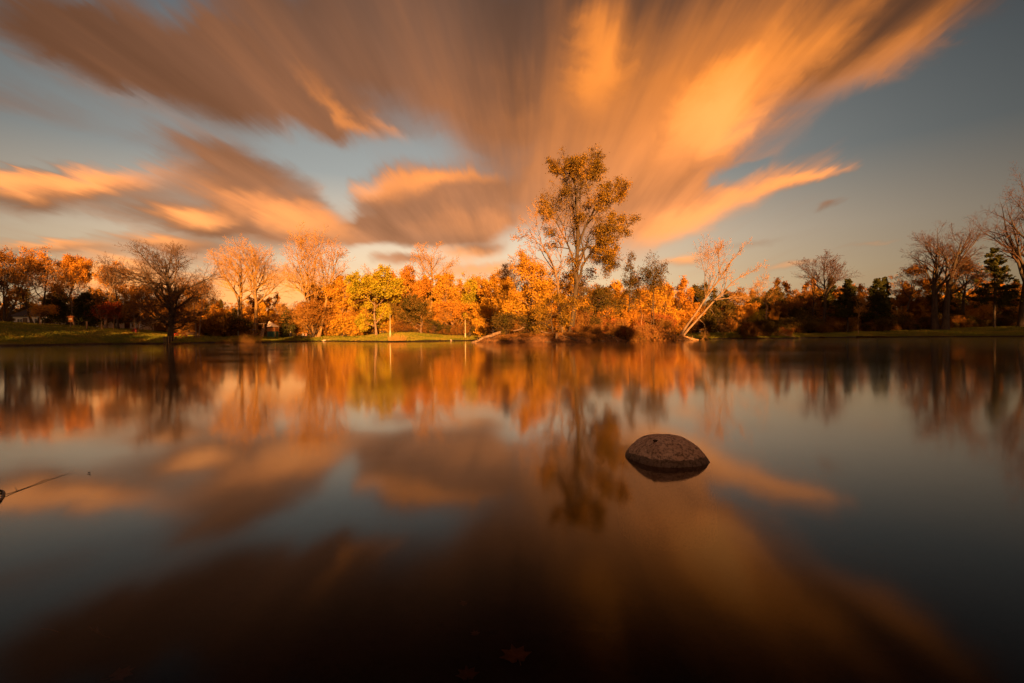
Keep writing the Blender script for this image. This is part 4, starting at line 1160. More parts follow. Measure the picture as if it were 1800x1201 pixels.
# ------------------------------------------------------------------ driftwood and logs of the island
def log(name, label, pts, Y, radii, mat='driftwood', cat='log', dy=0.0, sides=8, twigs=0, seed=1):
    W3 = [Vector(at_depth(px, py, Y + dy * i)) for i, (px, py) in enumerate(pts)]
    base = W3[0].copy()
    s = np.linspace(0, len(W3) - 1, max(3 * len(W3) - 2, 6))
    A = np.array([tuple(w - base) for w in W3])
    rr = np.interp(s, np.arange(len(W3)), radii)
    P = np.stack([np.interp(s, np.arange(len(W3)), A[:, c]) for c in range(3)], 1)
    rng = np.random.default_rng(seed + int(pts[0][0]))
    P[1:-1] += rng.normal(0, 0.035, P[1:-1].shape)
    rr = rr * rng.uniform(0.85, 1.15, len(rr))
    root = thing(name, label, cat, base)
    MB().tube(P, rr, sides).build('trunk', mat, root, smooth=True)
    for k in range(twigs):
        i = rng.integers(1, len(P) - 1)
        d = nrm(rng.standard_normal(3) + np.array([0, -0.4, 0.9])) * rng.uniform(0.3, 0.9)
        MB().tube([P[i], P[i] + d * .5 + rng.normal(0, .05, 3), P[i] + d], [rr[i] * .35, rr[i] * .25, .008], 5).build('branch_stub', mat, root, smooth=True)
    return root
log('fallen_log', 'thick sloping log running from the island end down into the water', [(828, 603), (845, 597), (862, 590.5), (880, 584)], 58.0, [.12, .17, .20, .19], dy=0.5, twigs=3)
log('fallen_log', 'thin prop log under the thick sloping log at the island end', [(854, 602), (868, 595), (880, 590)], 58.2, [.07, .09, .08], dy=0.4)
log('fallen_branch', 'grey branch lying on the left crest of the island', [(902, 582), (912, 579), (922, 576)], 58.5, [.09, .08, .05], twigs=2)
log('fallen_branch', 'dark branch lying left of the stump on the island bank', [(944, 579), (956, 584), (968, 586)], 57.6, [.08, .08, .06], twigs=2)
log('driftwood', 'pale driftwood pole slanting into the water below the tallest tree', [(988, 590), (1000, 594), (1012, 599), (1024, 604)], 56.5, [.05, .07, .07, .05])
log('driftwood', 'second driftwood pole slanting beside the pale one', [(1004, 592), (1014, 597), (1026, 602.5)], 56.9, [.04, .05, .04])
log('driftwood', 'long pale driftwood pole right of the tallest tree foot', [(1030, 589), (1046, 595), (1064, 601.5)], 57.6, [.06, .08, .06])
log('driftwood', 'short driftwood pole dipping into the water at the middle of the island', [(1076, 591), (1082, 596), (1088, 602)], 59.0, [.06, .06, .05])
log('driftwood', 'dark crooked branch on the middle bank of the island', [(1060, 587), (1070, 590), (1080, 592)], 59.6, [.05, .06, .04], 'bark_dark', twigs=3)
log('fallen_log', 'long grey log lying level under the thin island trees', [(1078, 578), (1098, 577.5), (1120, 577), (1142, 574)], 63.5, [.07, .10, .10, .06], twigs=3)
log('driftwood', 'dark branch lying down the right bank of the island', [(1094, 584), (1115, 590), (1138, 597)], 61.4, [.05, .06, .05], 'bark_dark', twigs=4, dy=0.3)
log('driftwood', 'thin pale pole leaning on the stacked driftwood of the island', [(1102, 583), (1118, 588), (1136, 595)], 61.6, [.03, .035, .025], dy=0.3)
log('driftwood_root', 'arched pale root standing in the water before the leaning tree', [(1166, 600), (1168, 590), (1173, 587), (1182, 590), (1192, 595)], 64.0, [.10, .13, .12, .12, .10], dy=0.3, twigs=2)
log('driftwood', 'sunlit flat driftwood lying right of the leaning tree foot', [(1198, 590.5), (1212, 594), (1228, 597.5)], 67.0, [.10, .12, .07], 'bark_pale', twigs=2)
log('driftwood', 'second low sunlit driftwood at the island tip', [(1186, 597), (1204, 598), (1222, 598)], 66.0, [.09, .08, .06], 'bark_pale')
log('snag', 'pale broken stick standing up behind the long grey log', [(1126, 578), (1127.5, 566), (1129, 551)], 64.5, [.05, .045, .03], 'bark_pale', 'snag')
log('stump', 'short square stump at the foot of the hanging yellow green tree', [(978, 600), (978, 594), (978.5, 586)], 56.3, [.19, .16, .15], 'driftwood', 'stump')
log('driftwood', 'low pale plank of driftwood at the foot of the short stump', [(958, 601.5), (972, 601), (988, 601.3)], 55.9, [.05, .06, .05])
log('driftwood', 'reddish driftwood branch at the right tip of the spit', [(1368, 585), (1382, 590), (1398, 592.5)], 90.0, [.06, .08, .05], 'bark_pale', twigs=4)
def snag():
    log('snag', 'sunlit broken dead trunk with a crooked top standing in the spit', [(1345, 588), (1346, 566), (1347, 550), (1349, 538), (1346, 534)], 90.2, [.16, .14, .13, .12, .04], 'bark_pale', 'snag', twigs=5, seed=4)
snag()

# ------------------------------------------------------------------ reeds and grass
def clump(name, label, px, Y, top, width, n, mat, seed, cat='reeds', lean=0.25):
    rng = np.random.default_rng(seed)
    x, y, z = spot(px, Y)
    z = max(z, 0.0)
    H = at_depth(px, top, Y)[2] - z; Wd = width / FPX * Y
    r = np.sqrt(rng.random(n)); a = rng.random(n) * 6.283
    b = np.stack([r * np.cos(a) * Wd / 2, r * np.sin(a) * min(Wd / 2, 1.2), np.full(n, -0.1)], 1)
    d = np.stack([b[:, 0] * lean / (Wd / 2) + rng.normal(0, .10, n), rng.normal(0, .10, n), np.ones(n)], 1)
    ln = H * (1.0 - 0.18 * r ** 2) * rng.uniform(0.25, 1.15, n) * (1 + 0.25 * vnoise(b * 1.3, seed))
    P = grow(b, d, ln, 4, 0.05, -0.02, rng)
    v, q = tubes(P, taper(np.full(n, 0.009), np.full(n, 0.002), 4), 3)
    root = thing(name, label, cat, (x, y, z))
    me = mesh_np('blades', v, [q], [mat], tint=np.repeat(rng.random(n), 15))
    tag(new_obj('blades', me, root), kind='stuff')
clump('grass_clump', 'bright golden grass clump on the shore at the foot of the tall pole', 698, 74.6, 586, 30, 750, 'reed', 5, 'grass clump', 0.5)
clump('reed_bed', 'olive reed bed at the water edge before the play set', 425, 72.2, 586, 36, 520, 'reed_red', 6)
clump('reed_bed', 'taller rusty reed bed joined to the olive one', 444, 72.6, 583, 28, 460, 'reed_red', 7)
clump('reed_bed', 'thin low rusty reeds at the left end of the reed beds', 396, 74.0, 594, 30, 500, 'reed_red', 8)
clump('grass_clump', 'low rusty grass at the foot of the guarded tree', 318, 62.6, 600, 40, 500, 'reed_red', 9, 'grass clump')
def lawn_grass():
    """short blades over the lawns, thick enough to catch the low light"""
    rng = np.random.default_rng(31)
    n = 190000
    px = rng.uniform(-60, 1860, n)
    edge = np.interp(px, [p for p, D in FAR], [D for p, D in FAR])
    Y = edge + 0.3 + 30 * rng.random(n) ** 1.5
    x = (px - 900) / FPX * Y
    z = ground_z(x, Y)
    k = z > 0.16
    x, Y, z = x[k], Y[k], z[k]; n = len(x)
    patch = vnoise(np.stack([x * 0.5, Y * 0.9, 0 * x], 1), 51)
    h = 0.15 * (0.7 + 0.6 * rng.random(n)) * (1 + 0.35 * patch)
    a = rng.random(n) * 6.283
    w = 0.035 + 0.03 * rng.random(n)
    lx, ly = rng.normal(0, 0.05, n), rng.normal(0, 0.05, n)
    v = np.stack([np.stack([x - w * np.cos(a), Y - w * np.sin(a), z - 0.01], 1), np.stack([x + w * np.cos(a), Y + w * np.sin(a), z - 0.01], 1), np.stack([x + lx, Y + ly, z + h], 1)], 1).reshape(-1, 3)
    tint = np.repeat(np.clip(0.45 + 0.2 * rng.standard_normal(n) + 0.3 * patch, 0, 1), 3)
    me = mesh_np('grass', v, [np.arange(3 * n).reshape(n, 3)], ['grass_blade'], tint=tint)
    tag(new_obj('grass', me), 'short green and yellowing grass of the lawns round the pond', 'grass', kind='stuff')
mk_leaf('grass_blade', [(0.10, 0.125, 0.018), (0.17, 0.185, 0.026), (0.26, 0.215, 0.034), (0.34, 0.22, 0.045)], 0.3, 0.25)
lawn_grass()
# leaf litter under the left trees
def litter():
    rng = np.random.default_rng(13)
    n = 5200
    px = np.concatenate([rng.normal(205, 50, n // 2), rng.uniform(-40, 860, n - n // 2)])
    Y = rng.uniform(60, 100, n); Y[: n // 2] = rng.normal(83, 4, n // 2)
    x = (px - 900) / FPX * Y
    z = ground_z(x, Y)
    k = z > 0.3
    p = np.stack([x, Y, z + 0.03], 1)[k]
    v, q = leaf_quads(p, 0.13, rng, up=0.0)
    tag(new_obj('fallen_leaves', mesh_np('fallen_leaves', v, [q], ['leaf_orange'], tint=np.repeat(rng.random(len(p)), 4))), 'fallen orange leaves scattered over the left lawn', 'leaves', kind='stuff')
litter()

# ------------------------------------------------------------------ built things on the left shore
simple('white_wall', (0.72, 0.66, 0.56), (0.62, 0.56, 0.47), scale=1.5, bstr=0.1)
simple('roof_dark', (0.055, 0.045, 0.040), (0.03, 0.026, 0.024), scale=4)
simple('glass_dark', (0.02, 0.022, 0.026), (0.012, 0.014, 0.016), rough=0.15, spec=0.6, bstr=0.0)
simple('trim_white', (0.75, 0.70, 0.62), rough=0.6, bstr=0.05)
simple('wood_new', (0.40, 0.23, 0.11), (0.28, 0.15, 0.07), scale=5)
simple('wood_old', (0.17, 0.11, 0.07), (0.10, 0.07, 0.045), scale=5)
simple('wood_red', (0.52, 0.035, 0.025), (0.38, 0.02, 0.018), scale=5, rough=0.5)
simple('canvas_pale', (0.80, 0.66, 0.55), (0.72, 0.58, 0.48), scale=3, bstr=0.1)
simple('panel_green', (0.045, 0.10, 0.075), (0.03, 0.07, 0.055), scale=4, rough=0.6)
simple('panel_orange', (0.55, 0.20, 0.05), (0.42, 0.14, 0.04), scale=4)
simple('paint_blue', (0.25, 0.30, 0.36), (0.2, 0.24, 0.3), scale=4)
simple('paint_pale', (0.50, 0.42, 0.27), (0.40, 0.33, 0.22), scale=2, rough=0.45)
simple('pole_grey', (0.42, 0.36, 0.31), (0.34, 0.29, 0.25), scale=2, rough=0.5)
simple('paper_sign', (0.85, 0.72, 0.42), (0.75, 0.60, 0.34), scale=9, bstr=0.0)
simple('iron_dark', (0.030, 0.027, 0.025), rough=0.6)
simple('granite_pale', (0.48, 0.38, 0.30), (0.32, 0.25, 0.2), scale=5)

def house(name, label, px, Y, w_m, d_m, h_m, lift, wins, door=True):
    x, y, z = spot(px, Y)
    root = thing(name, label, 'house', (x, y, z + lift))
    MB().box((0, d_m / 2, h_m / 2 - 0.2), (w_m, d_m, h_m + 0.4)).build('wall', 'white_wall', root)
    e = 0.45; rh = 1.4
    pts = [(-w_m / 2 - e, -e, h_m - .05), (w_m / 2 + e, -e, h_m - .05), (w_m / 2 + e, d_m + e, h_m - .05), (-w_m / 2 - e, d_m + e, h_m - .05), (-w_m / 2 - e * .5, d_m / 2, h_m + rh), (w_m / 2 + e * .5, d_m / 2, h_m + rh)]
    pts += [(a, b, c + 0.12) for a, b, c in pts]
    rf = MB().poly(pts, [(0, 3, 2, 1), (6, 7, 11, 10), (8, 9, 10, 11), (7, 8, 11), (9, 6, 10), (0, 1, 7, 6), (1, 2, 8, 7), (2, 3, 9, 8), (3, 0, 6, 9)]).build('roof', 'roof_dark', root)
    MB().box((w_m * .2, d_m * .6, h_m + rh), (.6, .6, 1.2)).build('chimney', 'wood_old', rf)
    for (u, zc_, ww, hh) in wins:
        wn = MB().box((u, -0.03, zc_), (ww, 0.05, hh)).build('window', 'glass_dark', root)
        fb = MB()
        for s in (-1, 1):
            fb.box((u + s * (ww / 2 + .04), -0.05, zc_), (.08, .09, hh + .16)); fb.box((u, -0.052, zc_ + s * (hh / 2 + .04)), (ww, .086, .08))
        fb.box((u, -0.058, zc_), (.05, .05, hh))
        fb.build('frame', 'trim_white', wn)
    if door:
        dr = MB().box((-w_m * .18, -0.04, 1.0), (.95, .06, 2.0)).build('door', 'wood_old', root)
        MB().box((-w_m * .18 + .36, -0.10, 1.0), (.05, .08, .12)).build('handle', 'iron_dark', dr)
house('bungalow', 'long white bungalow with dark windows behind the orange willows', 58, 101, 8.6, 6, 2.3, -0.5, [(-2.6, 1.35, 1.0, .8), (1.0, 1.35, 1.0, .9), (3.0, 1.35, .8, .9)])
house('bungalow', 'small white bungalow half hidden behind the wooden lawn post', 168, 103, 4.4, 5, 2.3, -0.9, [(-1.1, 1.5, .7, .7), (1.2, 1.5, .8, .8)], False)
house('garden_house', 'white garden house showing beside the low yellow leaved tree', 240, 98, 2.6, 3, 2.2, -0.6, [(-.5, 1.4, .6, .7)], False)

# notice kiosk
x, y, z = spot(125, 75)
k = thing('notice_kiosk', 'wooden notice kiosk with a small roof and pale poster on a post', 'kiosk', (x, y, z))
MB().box((0, 0, .40), (.14, .14, 1.0)).build('post', 'wood_old', k)
bd = MB().box((0, 0, 1.28), (.72, .12, .72)).build('board', 'panel_orange', k)
MB().box((0, -.068, 1.36), (.46, .012, .26)).build('poster', 'paper_sign', bd)
MB().poly([(-.56, -.22, 1.64), (.56, -.22, 1.64), (.56, .22, 1.64), (-.56, .22, 1.64), (-.40, 0, 1.82), (.40, 0, 1.82)], [(0, 3, 2, 1), (0, 1, 5, 4), (2, 3, 4, 5), (1, 2, 5), (3, 0, 4)]).build('roof', 'panel_orange', k)
MB().box((0, 0, 1.90), (.10, .10, .18)).build('finial', 'panel_orange', k)
MB().box((0, -.02, .90), (.86, .16, .07)).build('ledge', 'panel_orange', k)

def post(name, label, px, Y, top, r, mat, cat='post', taper_=1.0, cap=True, collar=None, lamp=False):
    x, y, z = spot(px, Y)
    H = at_depth(px, top, Y)[2] - z
    root = thing(name, label, cat, (x, y, z))
    MB().tube([(0, 0, -.2), (0, 0, H * .5), (0, 0, H)], [r, r * (1 + taper_) / 2, r * taper_], 10).build('shaft', mat, root, smooth=True)
    if collar:
        MB().tube([(0, 0, -.1), (0, 0, collar), (0, 0, collar + .1)], [r * 1.45, r * 1.35, r * .9], 10).build('base_collar', mat, root, smooth=True)
    if cap:
        MB().tube([(0, 0, H - .02), (0, 0, H + .05), (0, 0, H + .10)], [r * taper_ * 1.25, r * taper_ * 1.2, r * taper_ * .3], 10).build('cap', mat, root, smooth=True)
    return root
post('pale_pole', 'tall pale tapering pole beside the golden grass clump', 686, 80, 553, 0.10, 'paint_pale', 'pole', 0.35, True, 1.2)
post('pale_pole', 'thinner pale pole standing left of the island log', 818, 89, 563, 0.085, 'paint_pale', 'pole', 0.6, True, 0.8)
post('grey_pole', 'slim grey pole standing beside the swing frame', 419, 92, 520, 0.075, 'pole_grey', 'pole', 0.6, True, 1.9)
post('lawn_post', 'short thick wooden post on the left lawn before the small bungalow', 153, 74, 566, 0.11, 'wood_new', 'post', 0.95)
post('tree_stake', 'thin wooden stake beside the left red maple', 177.5, 76, 569, 0.035, 'wood_old', 'stake', 0.9)
post('tree_stake', 'thin wooden stake left of the young tree before the bungalow', 69.5, 74, 563, 0.03, 'wood_old', 'stake', 0.9)
post('tree_stake', 'leaning wooden stake right of the young tree before the bungalow', 78.5, 74, 563, 0.035, 'wood_old', 'stake', 0.9)
post('tree_stake', 'dark thin stake standing alone between young tree and kiosk', 107.5, 75, 568, 0.03, 'wood_old', 'stake', 0.9)

T('young_tree', 'young staked tree with brown leaves before the white bungalow', 72.5, 74, 535, 56, leafm='leaf_orange', bark='wood_new', twig='twig_dark', base=0.4, n=(9, 6, 5, 3), leaf=2600, leaf_size=0.15, trunk_r=0.06, seed=91)
T('red_maple', 'small red maple with a stake on the left lawn', 180.5, 76, 536, 26, leafm='leaf_red', bark='wood_new', twig='twig_dark', base=0.32, n=(12, 6, 5, 3), leaf=2800, leaf_size=0.14, trunk_r=0.055, seed=92, spread=(30, 50))
T('red_maple', 'small red maple without a stake among the left trees', 199.5, 79, 530, 30, leafm='leaf_red', bark='wood_new', twig='twig_dark', base=0.36, n=(12, 6, 5, 3), leaf=2800, leaf_size=0.14, trunk_r=0.055, seed=93)
T('red_maple', 'young sapling with few orange leaves at the edge of the right woods', 1509, 110, 520, 24, leafm='leaf_orange', bark='bark_pale', twig='twig_warm', base=0.42, n=(9, 5, 5, 3), leaf=700, leaf_size=0.16, trunk_r=0.055, seed=94, trunk_top=0.95)

# guard round the spreading tree
x, y, z = spot(299, 63.5)
g = thing('tree_guard', 'dark slatted guard round the foot of the spreading tree', 'tree guard', (x, y, z))
for i in range(16):
    a = 2 * math.pi * i / 16
    MB().box((.70 * math.cos(a), .70 * math.sin(a), .42), (.11, .025, 1.0), Matrix.Rotation(a + math.pi / 2, 3, 'Z')).build('slat', 'wood_old', g)
for zz in (.12, .78):
    ring = [(.735 * math.cos(2 * math.pi * i / 24), .735 * math.sin(2 * math.pi * i / 24), zz) for i in range(25)]
    MB().tube(ring, [.022] * 25, 5, False).build('hoop', 'iron_dark', g)

def picnic_table(name, label, px, Y, L, mat, rz=0.0, h=0.74):
    x, y, z = spot(px, Y)
    t = thing(name, label, 'table', (x, y, z), rz)
    for i in range(4):
        MB().box((0, -.3 + .2 * i, h), (L, .17, .05)).build('top_plank', mat, t)
    for s in (-1, 1):
        MB().box((0, s * .72, .44), (L, .26, .05)).build('bench_seat', mat, t)
        for q in (-1, 1):
            MB().bar((q * (L / 2 - .25), s * .70, 0), (q * (L / 2 - .25), s * .18, h - .03), .09, .05).build('leg', mat, t)
        MB().box((s * (L / 2 - .25), 0, .39), (.05, 1.6, .09)).build('cross_beam', mat, t)
    return t
picnic_table('picnic_table', 'bright red picnic table right of the guarded tree', 316.5, 82, 1.85, 'wood_red')
picnic_table('picnic_table', 'dark brown picnic table with people beside it under the cottonwood', 523, 98, 1.7, 'wood_old')
# wooden bench behind the red table
x, y, z = spot(334, 85)
b = thing('park_bench', 'weathered wooden bench behind the red picnic table', 'bench', (x, y, z), 0.1)
for i in range(3):
    MB().box((0, -.15 + .15 * i, .45), (1.5, .12, .04)).build('seat_slat', 'wood_new', b)
    MB().box((0, .26 + .02 * i, .60 + .13 * i), (1.5, .03, .10)).build('back_slat', 'wood_new', b)
for s in (-1, 1):
    MB().box((s * .62, -.12, .21), (.07, .07, .44)).build('leg', 'wood_old', b)
    MB().box((s * .62, .24, .45), (.07, .07, .92)).build('leg', 'wood_old', b)
# red lawn chair
x, y, z = spot(236, 77.5)
b = thing('lawn_chair', 'low red lawn chair on the left lawn', 'chair', (x, y, z), 0.5)
b.scale = (.72, .72, .72)
for i in range(4):
    MB().bar((-.24 + .16 * i, -.25, .40), (-.24 + .16 * i, .30, .30), .13, .025).build('seat_slat', 'wood_red', b)
    MB().bar((-.24 + .16 * i, .28, .30), (-.24 + .16 * i, .62, 1.0), .13, .025).build('back_slat', 'wood_red', b)
for s in (-1, 1):
    MB().bar((s * .34, -.28, 0), (s * .34, -.22, .55), .10, .04).build('leg', 'wood_red', b)
    MB().bar((s * .34, .55, 0), (s * .34, -.24, .36), .10, .04).build('leg', 'wood_red', b)
    MB().box((s * .36, .05, .57), (.12, .75, .03)).build('armrest', 'wood_red', b)
# pedestal grill
x, y, z = spot(364.5, 92)
b = thing('park_grill', 'small dark grill on a pedestal right of the red picnic table', 'grill', (x, y, z))
MB().tube([(0, 0, -.1), (0, 0, .45)], [.05, .05], 8).build('pedestal', 'iron_dark', b)
gb = MB()
gb.box((0, 0, .48), (.5, .4, .03)); gb.box((0, .19, .6), (.5, .02, .22)); gb.box((-.24, 0, .58), (.02, .36, .2)); gb.box((.24, 0, .58), (.02, .36, .2))
gb.build('fire_box', 'iron_dark', b)
MB().box((0, -.02, .68), (.46, .34, .015)).build('grate', 'iron_dark', b)

# play set: swing frame, slide and hut
PX = 97 / FPX
x, y, z = spot(452, 97)
s_ = thing('swing_set', 'brown wooden swing frame with slide beside the play hut', 'swing set', (x, y, z))
def rel(px): return (px - 452) * PX
MB().bar((rel(433), 0, 2.55), (rel(468), 0, 2.62), .13, .16).build('beam', 'wood_old', s_)
for (a, b) in ((437.5, 430), (437.5, 446)):
    MB().bar((rel(a), 0, 2.5), (rel(b), -.9 if b < 437 else .9, -.1), .10).build('leg', 'wood_new', s_)
for sy in (-.9, .9):
    MB().bar((rel(464), 0, 2.55), (rel(465), sy, -.1), .10).build('leg', 'wood_new', s_)
pn = MB().poly([(rel(460), -.95, 0), (rel(468), -.95, 0), (rel(466.5), -.15, 1.9), (rel(462), -.15, 1.9)] + [(rel(460), -.88, 0), (rel(468), -.88, 0), (rel(466.5), -.08, 1.9), (rel(462), -.08, 1.9)], [(0, 1, 2, 3), (7, 6, 5, 4), (0, 4, 5, 1), (1, 5, 6, 2), (2, 6, 7, 3), (3, 7, 4, 0)]).build('climbing_wall', 'wood_new', s_)
for i in range(7):
    MB().box((rel(461.5 + (i * 2.7) % 5), -.92 + .1 * i, .22 + .24 * i), (.12, .08, .10)).build('hold', 'iron_dark', pn)
for i, u in enumerate((443, 449)):
    sw = MB().box((rel(u), 0, .5), (.45, .2, .04)).build('swing_seat', 'iron_dark', s_)
    for q in (-1, 1):
        MB().bar((rel(u) + q * .2, 0, .5), (rel(u) + q * .2, 0, 2.55), .02).build('chain', 'iron_dark', sw)
MB().bar((rel(447), -.3, .12), (rel(462), -.1, 1.25), .45, .04).build('slide', 'panel_orange', s_)
MB().box((rel(435), .8, 1.48), (2.3, .5, .10)).build('shelf', 'paint_blue', s_)
for q in (426, 444):
    MB().box((rel(q), .8, .7), (.08, .08, 1.5)).build('leg', 'wood_old', s_)
x, y, z = spot(480, 97)
h = thing('play_hut', 'small play hut with a pale pitched roof and green base', 'play hut', (x, y, z))
for q in (-.78, .78):
    for w in (-.7, .7):
        MB().box((q, w, 1.0), (.10, .10, 2.3)).build('corner_post', 'wood_new', h)
MB().poly([(-.85, -.8, 2.12), (.95, -.8, 2.12), (.95, .8, 2.12), (-.85, .8, 2.12), (-.78, -.1, 3.28), (-.78, .1, 3.28)], [(0, 3, 2, 1), (0, 1, 4), (1, 2, 5, 4), (2, 3, 5), (3, 0, 4, 5)]).build('roof', 'canvas_pale', h)
for i in range(5):
    MB().box((-.62 + .31 * i, -.76, .60), (.29, .03, 1.15)).build('base_plank', 'panel_green', h)
for i in range(6):
    MB().box((-.65 + .26 * i, -.74, 1.52), (.22, .03, .62)).build('rail_plank', 'panel_orange', h)
for q in (-.80, .80):
    MB().box((q, 0, .60), (.03, 1.36, 1.15)).build('side_panel', 'panel_green', h)
    MB().box((q, 0, 1.52), (.03, 1.36, .62)).build('side_rail', 'panel_orange', h)
MB().box((0, 0, 1.19), (1.5, 1.4, .06)).build('deck', 'wood_old', h)

# shore stones
def shore_stone(label, px, Y, w, hh, seed, mat='granite_pale', z0=None):
    rng = np.random.default_rng(seed)
    x, y, z = spot(px, Y)
    z = max(z, 0.02) if z0 is None else z0
    ns, nr = 20, 12
    th = np.linspace(0, np.pi, nr + 1)[:, None]; ph = (np.arange(ns) * 2 * np.pi / ns)[None, :]
    P = np.stack([np.sin(th) * np.cos(ph), np.sin(th) * np.sin(ph), np.cos(th) * np.ones_like(ph)], -1).reshape(-1, 3)
    P = P * (1 + 0.22 * vnoise(P * 1.6 + seed, seed))[:, None] * np.array([w / 2, w * .4, hh])
    idx = np.arange((nr + 1) * ns).reshape(nr + 1, ns); nx = np.roll(idx, -1, 1)
    q = np.stack([idx[:-1], idx[1:], nx[1:], nx[:-1]], -1).reshape(-1, 4)
    o = new_obj('shore_stone', mesh_np('shore_stone', P, [q], [mat], smooth=True), None, (x, y, z))
    tag(o, label, 'stone')
shore_stone('larger of two pale stones on the shore below the tallest cottonwood', 570.5, 94.5, .95, .34, 3, z0=.1)
shore_stone('smaller of two pale stones on the shore below the tallest cottonwood', 578.5, 94.5, .62, .32, 4, z0=.1)
shore_stone('small pale stone at the shore left of the island log', 793, 84, .42, .2, 5, z0=.1)
log('stump', 'small dark stump beside the foot of the thinner pale pole', [(826, 590), (826, 587), (826.3, 584.5)], 89.5, [.20, .17, .15], 'bark_dark', 'stump')

# ------------------------------------------------------------------ people sitting on the lawn
simple('skin', (0.55, 0.34, 0.24), (0.50, 0.30, 0.21), rough=0.6, bstr=0.0)
simple('hair_dark', (0.03, 0.02, 0.015), rough=0.7)
simple('hair_fair', (0.60, 0.45, 0.24), rough=0.7)
simple('cloth_white', (0.80, 0.76, 0.70), bstr=0.1)
simple('cloth_dark', (0.03, 0.03, 0.035), bstr=0.1)
simple('cloth_pink', (0.60, 0.32, 0.28), bstr=0.1)
simple('cloth_blue', (0.04, 0.05, 0.08), bstr=0.1)
def person(label, px, Y, rz, top_mat, leg_mat, hair, seat_h=0.45, ahead=0.0):
    """seated figure, one skinned body; -y is the way it faces"""
    x, y, z = spot(px, Y)
    J = {'pelvis': ((0, 0, seat_h + .10), (.15, .12)), 'waist': ((0, .02, seat_h + .28), (.125, .10)), 'chest': ((0, 0, seat_h + .46), (.155, .11)), 'neck0': ((0, -.01, seat_h + .58), (.07, .065)), 'neck': ((0, -.03, seat_h + .65), (.052, .052)),
         'head': ((0, -.05, seat_h + .74), (.072, .088)), 'crown': ((0, -.04, seat_h + .82), (.066, .078))}
    E = [('pelvis', 'waist'), ('waist', 'chest'), ('chest', 'neck0'), ('neck0', 'neck'), ('neck', 'head'), ('head', 'crown')]
    for s, t in ((-1, 'l'), (1, 'r')):
        J['sh' + t] = ((s * .18, 0, seat_h + .53), (.062, .062)); J['el' + t] = ((s * .24, -.08, seat_h + .27), (.045, .045)); J['wr' + t] = ((s * .14, -.30, seat_h + .20), (.03, .03)); J['hd' + t] = ((s * .12, -.37, seat_h + .17), (.036, .018))
        J['hip' + t] = ((s * .09, -.05, seat_h + .08), (.085, .085)); J['kn' + t] = ((s * .11, -.44, seat_h + .08), (.06, .06)); J['an' + t] = ((s * .11, -.46, .09), (.042, .042)); J['to' + t] = ((s * .12, -.62, .04), (.042, .03))
        E += [('chest', 'sh' + t), ('sh' + t, 'el' + t), ('el' + t, 'wr' + t), ('wr' + t, 'hd' + t), ('pelvis', 'hip' + t), ('hip' + t, 'kn' + t), ('kn' + t, 'an' + t), ('an' + t, 'to' + t)]
    ks = list(J)
    me = bpy.data.meshes.new('body_skeleton')
    me.from_pydata([J[k][0] for k in ks], [(ks.index(a), ks.index(b)) for a, b in E], [])
    tmp = bpy.data.objects.new('tmp', me); COL.objects.link(tmp)
    tmp.modifiers.new('skin', 'SKIN'); sb = tmp.modifiers.new('sub', 'SUBSURF'); sb.levels = sb.render_levels = 1
    for i, k in enumerate(ks):
        me.skin_vertices[0].data[i].radius = J[k][1]
        me.skin_vertices[0].data[i].use_root = (k == 'pelvis')
    dg = bpy.context.evaluated_depsgraph_get(); dg.update()
    body = bpy.data.meshes.new_from_object(tmp.evaluated_get(dg))
    bpy.data.objects.remove(tmp)
    # fingers, nose and ears are joined into the body
    ex = MB()
    for s in (-1, 1):
        hx, hy, hz = s * .12, -.385, seat_h + .165
        for i, L in enumerate((.062, .075, .07, .055)):
            a = hx + (i - 1.5) * .019
            ex.tube([(a, hy, hz), (a, hy - L * .55, hz - .004), (a, hy - L * .9, hz - .024)], [.0085, .008, .006], 6)
        ex.tube([(hx - s * .03, hy + .03, hz), (hx - s * .055, hy, hz - .004), (hx - s * .06, hy - .03, hz - .014)], [.010, .009, .007], 6)
        ex.tube([(s * .072, -.05, seat_h + .73), (s * .082, -.045, seat_h + .745), (s * .076, -.04, seat_h + .765)], [.010, .016, .008], 6)
    ex.tube([(0, -.13, seat_h + .765), (0, -.152, seat_h + .735), (0, -.135, seat_h + .725)], [.008, .014, .008], 6)
    b = len(body.vertices)
    V = [tuple(v.co) for v in body.vertices] + ex.v
    Fc = [tuple(p.vertices) for p in body.polygons] + [tuple(b + i for i in f) for f in ex.f]
    m2 = bpy.data.meshes.new('body'); m2.from_pydata(V, [], Fc)
    for m in ('skin', top_mat, leg_mat, 'iron_dark'): m2.materials.append(MATS[m])
    for p in m2.polygons:
        c = p.center; p.use_smooth = True
        hand = c.y < -.30 and seat_h + .12 < c.z < seat_h + .24 and abs(c.x) < .2 and c.z > seat_h + .135
        p.material_index = 0 if (c.z > seat_h + .60 or hand) else (3 if c.z < .10 else (1 if (c.z > seat_h + .17) else 2))
    root = thing('person', label, 'person', (x, y, z + ahead), rz)
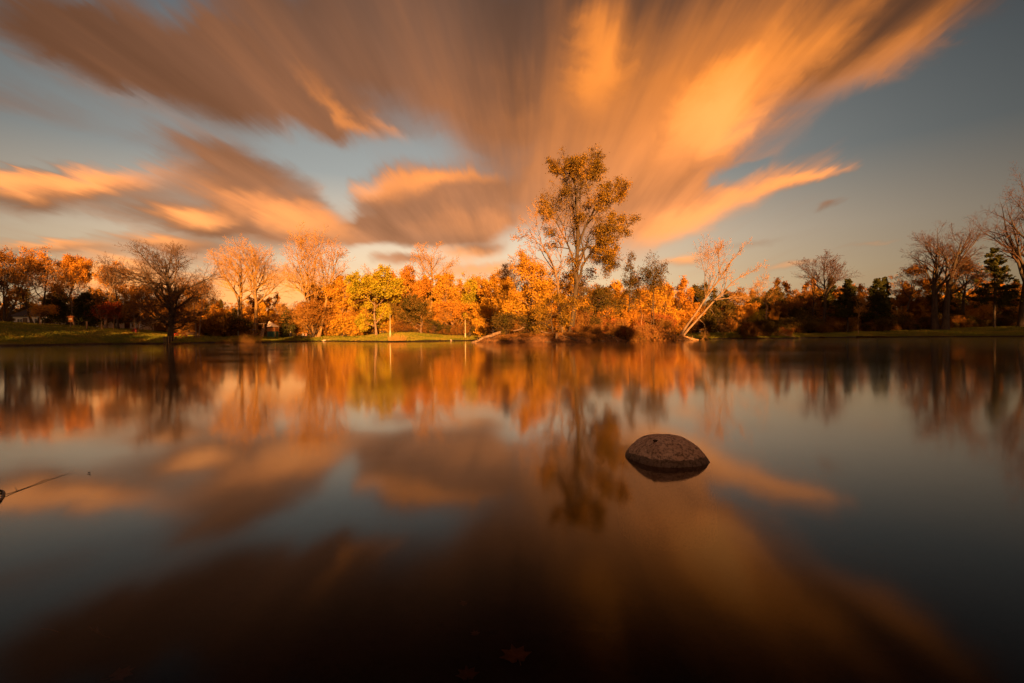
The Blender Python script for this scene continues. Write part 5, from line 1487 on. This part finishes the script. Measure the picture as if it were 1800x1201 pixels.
    new_obj('body', m2, root)
    hb = MB(); n_ = 10
    pts = []; fs = []
    for j in range(5):
        th = j / 4 * 1.75
        for i in range(n_):
            a = 2 * math.pi * i / n_
            pts.append((.086 * math.sin(th) * math.cos(a), -.030 + .098 * math.sin(th) * math.sin(a) + (0.02 if j > 2 else 0), seat_h + .80 + .098 * math.cos(th)))
    for j in range(4):
        for i in range(n_):
            i2 = (i + 1) % n_
            fs.append((j * n_ + i, (j + 1) * n_ + i, (j + 1) * n_ + i2, j * n_ + i2))
    fs.append(tuple(range(n_)))
    hb.poly(pts, fs).build('hair', hair, root, smooth=True)
    return x, y, z
def camp_chair(label, px, Y, rz):
    x, y, z = spot(px, Y)
    c = thing('folding_chair', label, 'chair', (x, y, z), rz)
    MB().box((0, -.10, .43), (.48, .46, .03)).build('seat', 'cloth_dark', c)
    MB().bar((0, .13, .44), (0, .24, .92), .46, .03).build('backrest', 'cloth_dark', c)
    for s in (-1, 1):
        MB().bar((s * .22, -.30, 0), (s * .22, .16, .46), .025).build('leg', 'iron_dark', c)
        MB().bar((s * .22, .22, 0), (s * .22, -.30, .44), .025).build('leg', 'iron_dark', c)
camp_chair('dark folding chair under the fair haired person in dark clothes', 511, 97, 0.3)
person('person with fair hair in dark clothes sitting left of the brown table', 511, 97, 0.3, 'cloth_dark', 'cloth_blue', 'hair_fair', ahead=.02)
camp_chair('dark folding chair under the person in the white top', 533, 97, -0.5)
person('person in a white top sitting right of the brown table', 533, 97, -0.5, 'cloth_white', 'cloth_dark', 'hair_fair', ahead=.02)
camp_chair('dark folding chair under the person in the pinkish top', 538.5, 97.3, -0.9)
person('person in a pinkish top sitting beside the one in white', 538.5, 97.3, -0.9, 'cloth_pink', 'cloth_dark', 'hair_dark', ahead=.02)
camp_chair('dark folding chair under the person sitting by the pedestal grill', 378.5, 92, 0.4)
person('person in dark clothes sitting near the pedestal grill', 378.5, 92, 0.4, 'cloth_dark', 'cloth_dark', 'hair_fair', ahead=.02)
